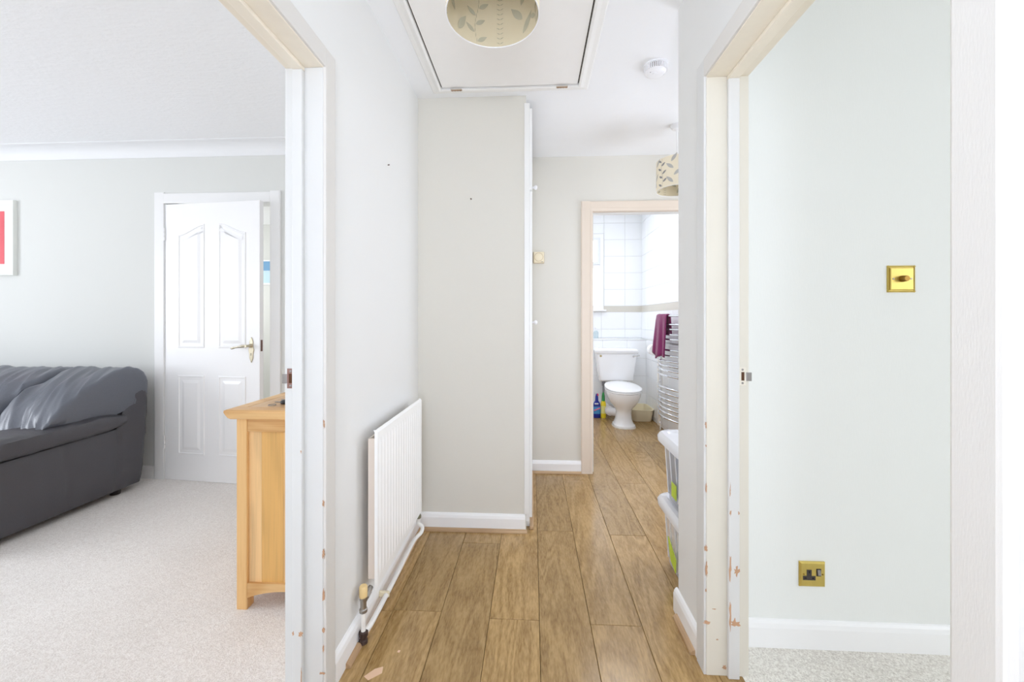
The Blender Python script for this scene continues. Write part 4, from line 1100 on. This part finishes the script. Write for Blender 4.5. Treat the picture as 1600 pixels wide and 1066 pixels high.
# cleaner bottles
def bottle(x, y, w_, d_, h, body, cap, band, label, neck):
    t = thing('cleaner_bottle', label, 'bottle', (x, y, 0), 'cleaning bottles beside the toilet')
    hb_ = h * .70
    def R(z, k): return sup(x, y, z, w_ / 2 * k, d_ / 2 * k, 3.2, 28)
    bm = bmesh.new(); loft(bm, [R(.001, .92), R(.008, 1), R(hb_ * .55, 1), R(hb_ * .8, .97), R(hb_ * .93, .75), R(hb_, .45)])
    bo = finish('bottle_body', bm, body, t, smooth='auto')
    bm = bmesh.new(); loft(bm, [R(h * .18, 1.012), R(h * .18, 1.02), R(h * .48, 1.02), R(h * .48, 1.012)], cap=False)
    finish('bottle_label', bm, band, bo, smooth='auto')
    bm = bmesh.new()
    if neck == 'trigger':
        tube(bm, [(x, y, hb_ - .01), (x, y, h * .93)], [.020, .024], 14); tube(bm, [(x - .035, y, h * .95), (x + .025, y, h * .97)], .015, 10)
        tube(bm, [(x + .025, y, h * .97), (x + .035, y, h * .90)], .006, 8)
    else:
        tube(bm, [(x, y, hb_ - .01), (x, y, h * .86), (x, y, h)], [.020, .018, .010], 14)
    finish('bottle_cap', bm, cap, t, smooth='auto')
    return bo
DB = mat('cobalt_plastic', (28, 44, 150), .3); CY = mat('cyan_label', (70, 150, 210), .4, var=.3); RD = mat('red_spout', (214, 60, 96), .4)
YL = mat('yellow_plastic', (244, 222, 50), .3); GR = mat('green_cap', (40, 140, 70), .4); YL2 = mat('pale_yellow_label', (246, 236, 150), .4, var=.15)
bo = bottle(.765, 4.79, .085, .06, .285, DB, DB, CY, 'dark blue cleaner bottle with a red tip beside the toilet', 'x')
finish('red_tip', LA([(.012, 0), (.010, .02), (.004, .026)], (.775, 4.785, .262), 'Z', 12), RD, bo)
finish('label_stripe', PR([(.728, .085), (.802, .115), (.802, .13), (.728, .10)], 4.755, 4.759, 'Y'), mat('pink_stripe', (220, 120, 150), .5), bo)
finish('label_stripe', PR([(.735, .165), (.780, .165), (.78, .18), (.735, .18)], 4.7555, 4.759, 'Y'), WPLAST, bo)
bottle(.842, 4.79, .062, .05, .300, YL, GR, YL2, 'yellow cleaner bottle with a green cap nearest the toilet', 'x')
# soap bottle on ledge
sp = thing('soap_bottle', 'small clear pump bottle on the tiled ledge under the bathroom window', 'bottle', (.80, 5.07, .931))
bm = bmesh.new(); loft(bm, [sup(.80, 5.07, .932 + z, r, r * .8, 2.5, 20) for z, r in ((0, .030), (.07, .032), (.09, .022), (.10, .012))])
finish('bottle_body', bm, clear('clear_soap_plastic', (205, 222, 228), .7), sp, smooth='auto')
bm = T([(.80, 5.07, 1.03), (.80, 5.07, 1.07)], .006, 8); tube(bm, [(.80, 5.07, 1.07), (.775, 5.06, 1.068)], .005, 8)
finish('pump', bm, WPLAST, sp)

# toilet roll
tr = thing('toilet_roll', 'white toilet roll on the right bathroom wall beside the towel rail', 'toilet roll', (1.338, 4.42, .835))
bm = bmesh.new(); lathe(bm, [(.020, -.048), (.056, -.048), (.058, -.044), (.058, .044), (.056, .048), (.020, .048), (.020, -.048)], (1.330, 4.465, .836), 'Y', 32, caps=False)
finish('paper', bm, mat('tissue_white', (250, 250, 251), .9), tr, smooth='auto')
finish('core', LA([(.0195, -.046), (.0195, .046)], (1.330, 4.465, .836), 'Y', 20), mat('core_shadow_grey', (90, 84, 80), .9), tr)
bm = T([(1.330, 4.41, .836), (1.330, 4.52, .836)], .006, 10); tube(bm, curve_pts([(1.330, 4.52, .836), (1.345, 4.53, .84), (1.393, 4.53, .86)], 4), .005, 8)
finish('holder', bm, CHROME, tr)

# towel rail
ta = thing('towel_radiator', 'chrome ladder towel rail with curved rungs on the right bathroom wall', 'towel rail', (1.35, 3.95, .10))
ty0_, ty1_ = 3.62, 4.27
UX = 1.345
for y in (ty0_, ty1_): finish('upright', T([(UX, y, .13), (UX, y, 1.235)], .014, 14), CHROME, ta, smooth='auto')
zs = [.237, .285, .328, .372, .416, .47, .520] + [.640, .69, .735, .778, .83, .883] + [.985, 1.03, 1.08, 1.125] + [1.205]
rung_me = None
for zz in zs:
    pts = [(UX - .010 - .085 * math.sin(PI * i / 16), ty0_ + (ty1_ - ty0_) * i / 16, zz) for i in range(17)]
    finish('rung', T(pts, .0095, 10), CHROME, ta, smooth='auto')
for y in (ty0_, ty1_):
    for zz in (.20, 1.14): finish('bracket', T([(UX, y, zz), (BX - .006, y, zz)], .009, 10), CHROME, ta)
    finish('valve', LA([(.012, 0), (.016, .005), (.016, .03), (.012, .035), (.012, .07)], (UX, y, .06), 'Z', 16), CHROME, ta, smooth='auto')
    finish('tail_pipe', T([(UX, y, .0), (UX, y, .07)], .008, 10), CHROME, ta)
# towel draped over the top rung
bm = bmesh.new(); G = []
ny_ = 44
for i in range(ny_ + 1):
    s = i / ny_; y = 4.195 - s * .40
    bow = UX - .010 - .085 * math.sin(PI * (y - ty0_) / (ty1_ - ty0_))
    wav = .012 * math.sin(s * 17) + .008 * math.sin(s * 31 + 1)
    drop = .30 + .10 * min(1, s * 2.2) - .02 * math.sin(s * 9)
    pr = [(bow + .030, 1.03), (bow + .024, 1.12), (bow + .018, 1.195), (bow + .008, 1.218), (bow - .004, 1.222), (bow - .016, 1.212)]
    for j in range(1, 13): pr.append((bow - .018 - .012 * (j / 12) + wav * (j / 12) ** .7, 1.205 - drop * j / 12))
    sp_ = .06 * (1 - s)
    G.append([(p[0], y + sp_ * max(0, (1.2 - p[1])) / .3 * (1 if k > 5 else .3), p[1]) for k, p in enumerate(pr)])
V = [[bm.verts.new(p) for p in r] for r in G]
for a, b_ in zip(V, V[1:]):
    for j in range(len(a) - 1): bm.faces.new((a[j], a[j + 1], b_[j + 1], b_[j]))
tw = finish('hand_towel', bm, PURPLE, smooth=True); tag(tw, 'dark purple towel draped over the top of the chrome towel rail', 'towel')
so_ = tw.modifiers.new('thickness', 'SOLIDIFY'); so_.thickness = .007; so_.offset = 0

# small marks on the carpet and laminate
bm = bmesh.new()
prism(bm, [(-.555, 1.285), (-.535, 1.272), (-.500, 1.300), (-.505, 1.325), (-.53, 1.315)], .0001, .0006, 'Z')
prism(bm, [(-.478, 1.385), (-.470, 1.383), (-.468, 1.392), (-.476, 1.394)], .0001, .0006, 'Z')
finish('scuff_mark', bm, mat('pale_scuff', (226, 190, 158), .6), fl, label='pale pink worn patch on the laminate')

# external window frames of the rooms beyond view
def wframe(name, label, x0, x1, z0, z1, y, axis='Y'):
    r = sroot(name, label, 'window', (0, 0, 0))
    def bb(a0, a1, za, zb): return (a0, a1, y, y + .05, za, zb) if axis == 'Y' else (y, y + .05, a0, a1, za, zb)
    f = .05; mid = (x0 + x1) / 2
    finish('window_frame', B(bb(x0, x1, z0, z0 + f), bb(x0, x1, z1 - f, z1), bb(x0, x0 + f, z0, z1), bb(x1 - f, x1, z0, z1), bb(mid - .03, mid + .03, z0, z1)), WPLAST, r, bevel=.004)
wframe('window_2', 'front window of the living room', -4.4, -1.8, .7, 2.2, -2.27)
wframe('window_3', 'side window of the living room', -.5, 1.7, .85, 2.15, -5.47, 'X')
wframe('window_5', 'unseen side window added to the right-hand room for its fill lamp', -1.5, .1, .8, 2.1, 3.83, 'X')  # frame of the opening added for the side fill
wframe('window_4', 'window of the right-hand room', 1.4, 3.4, .75, 2.15, -2.27)
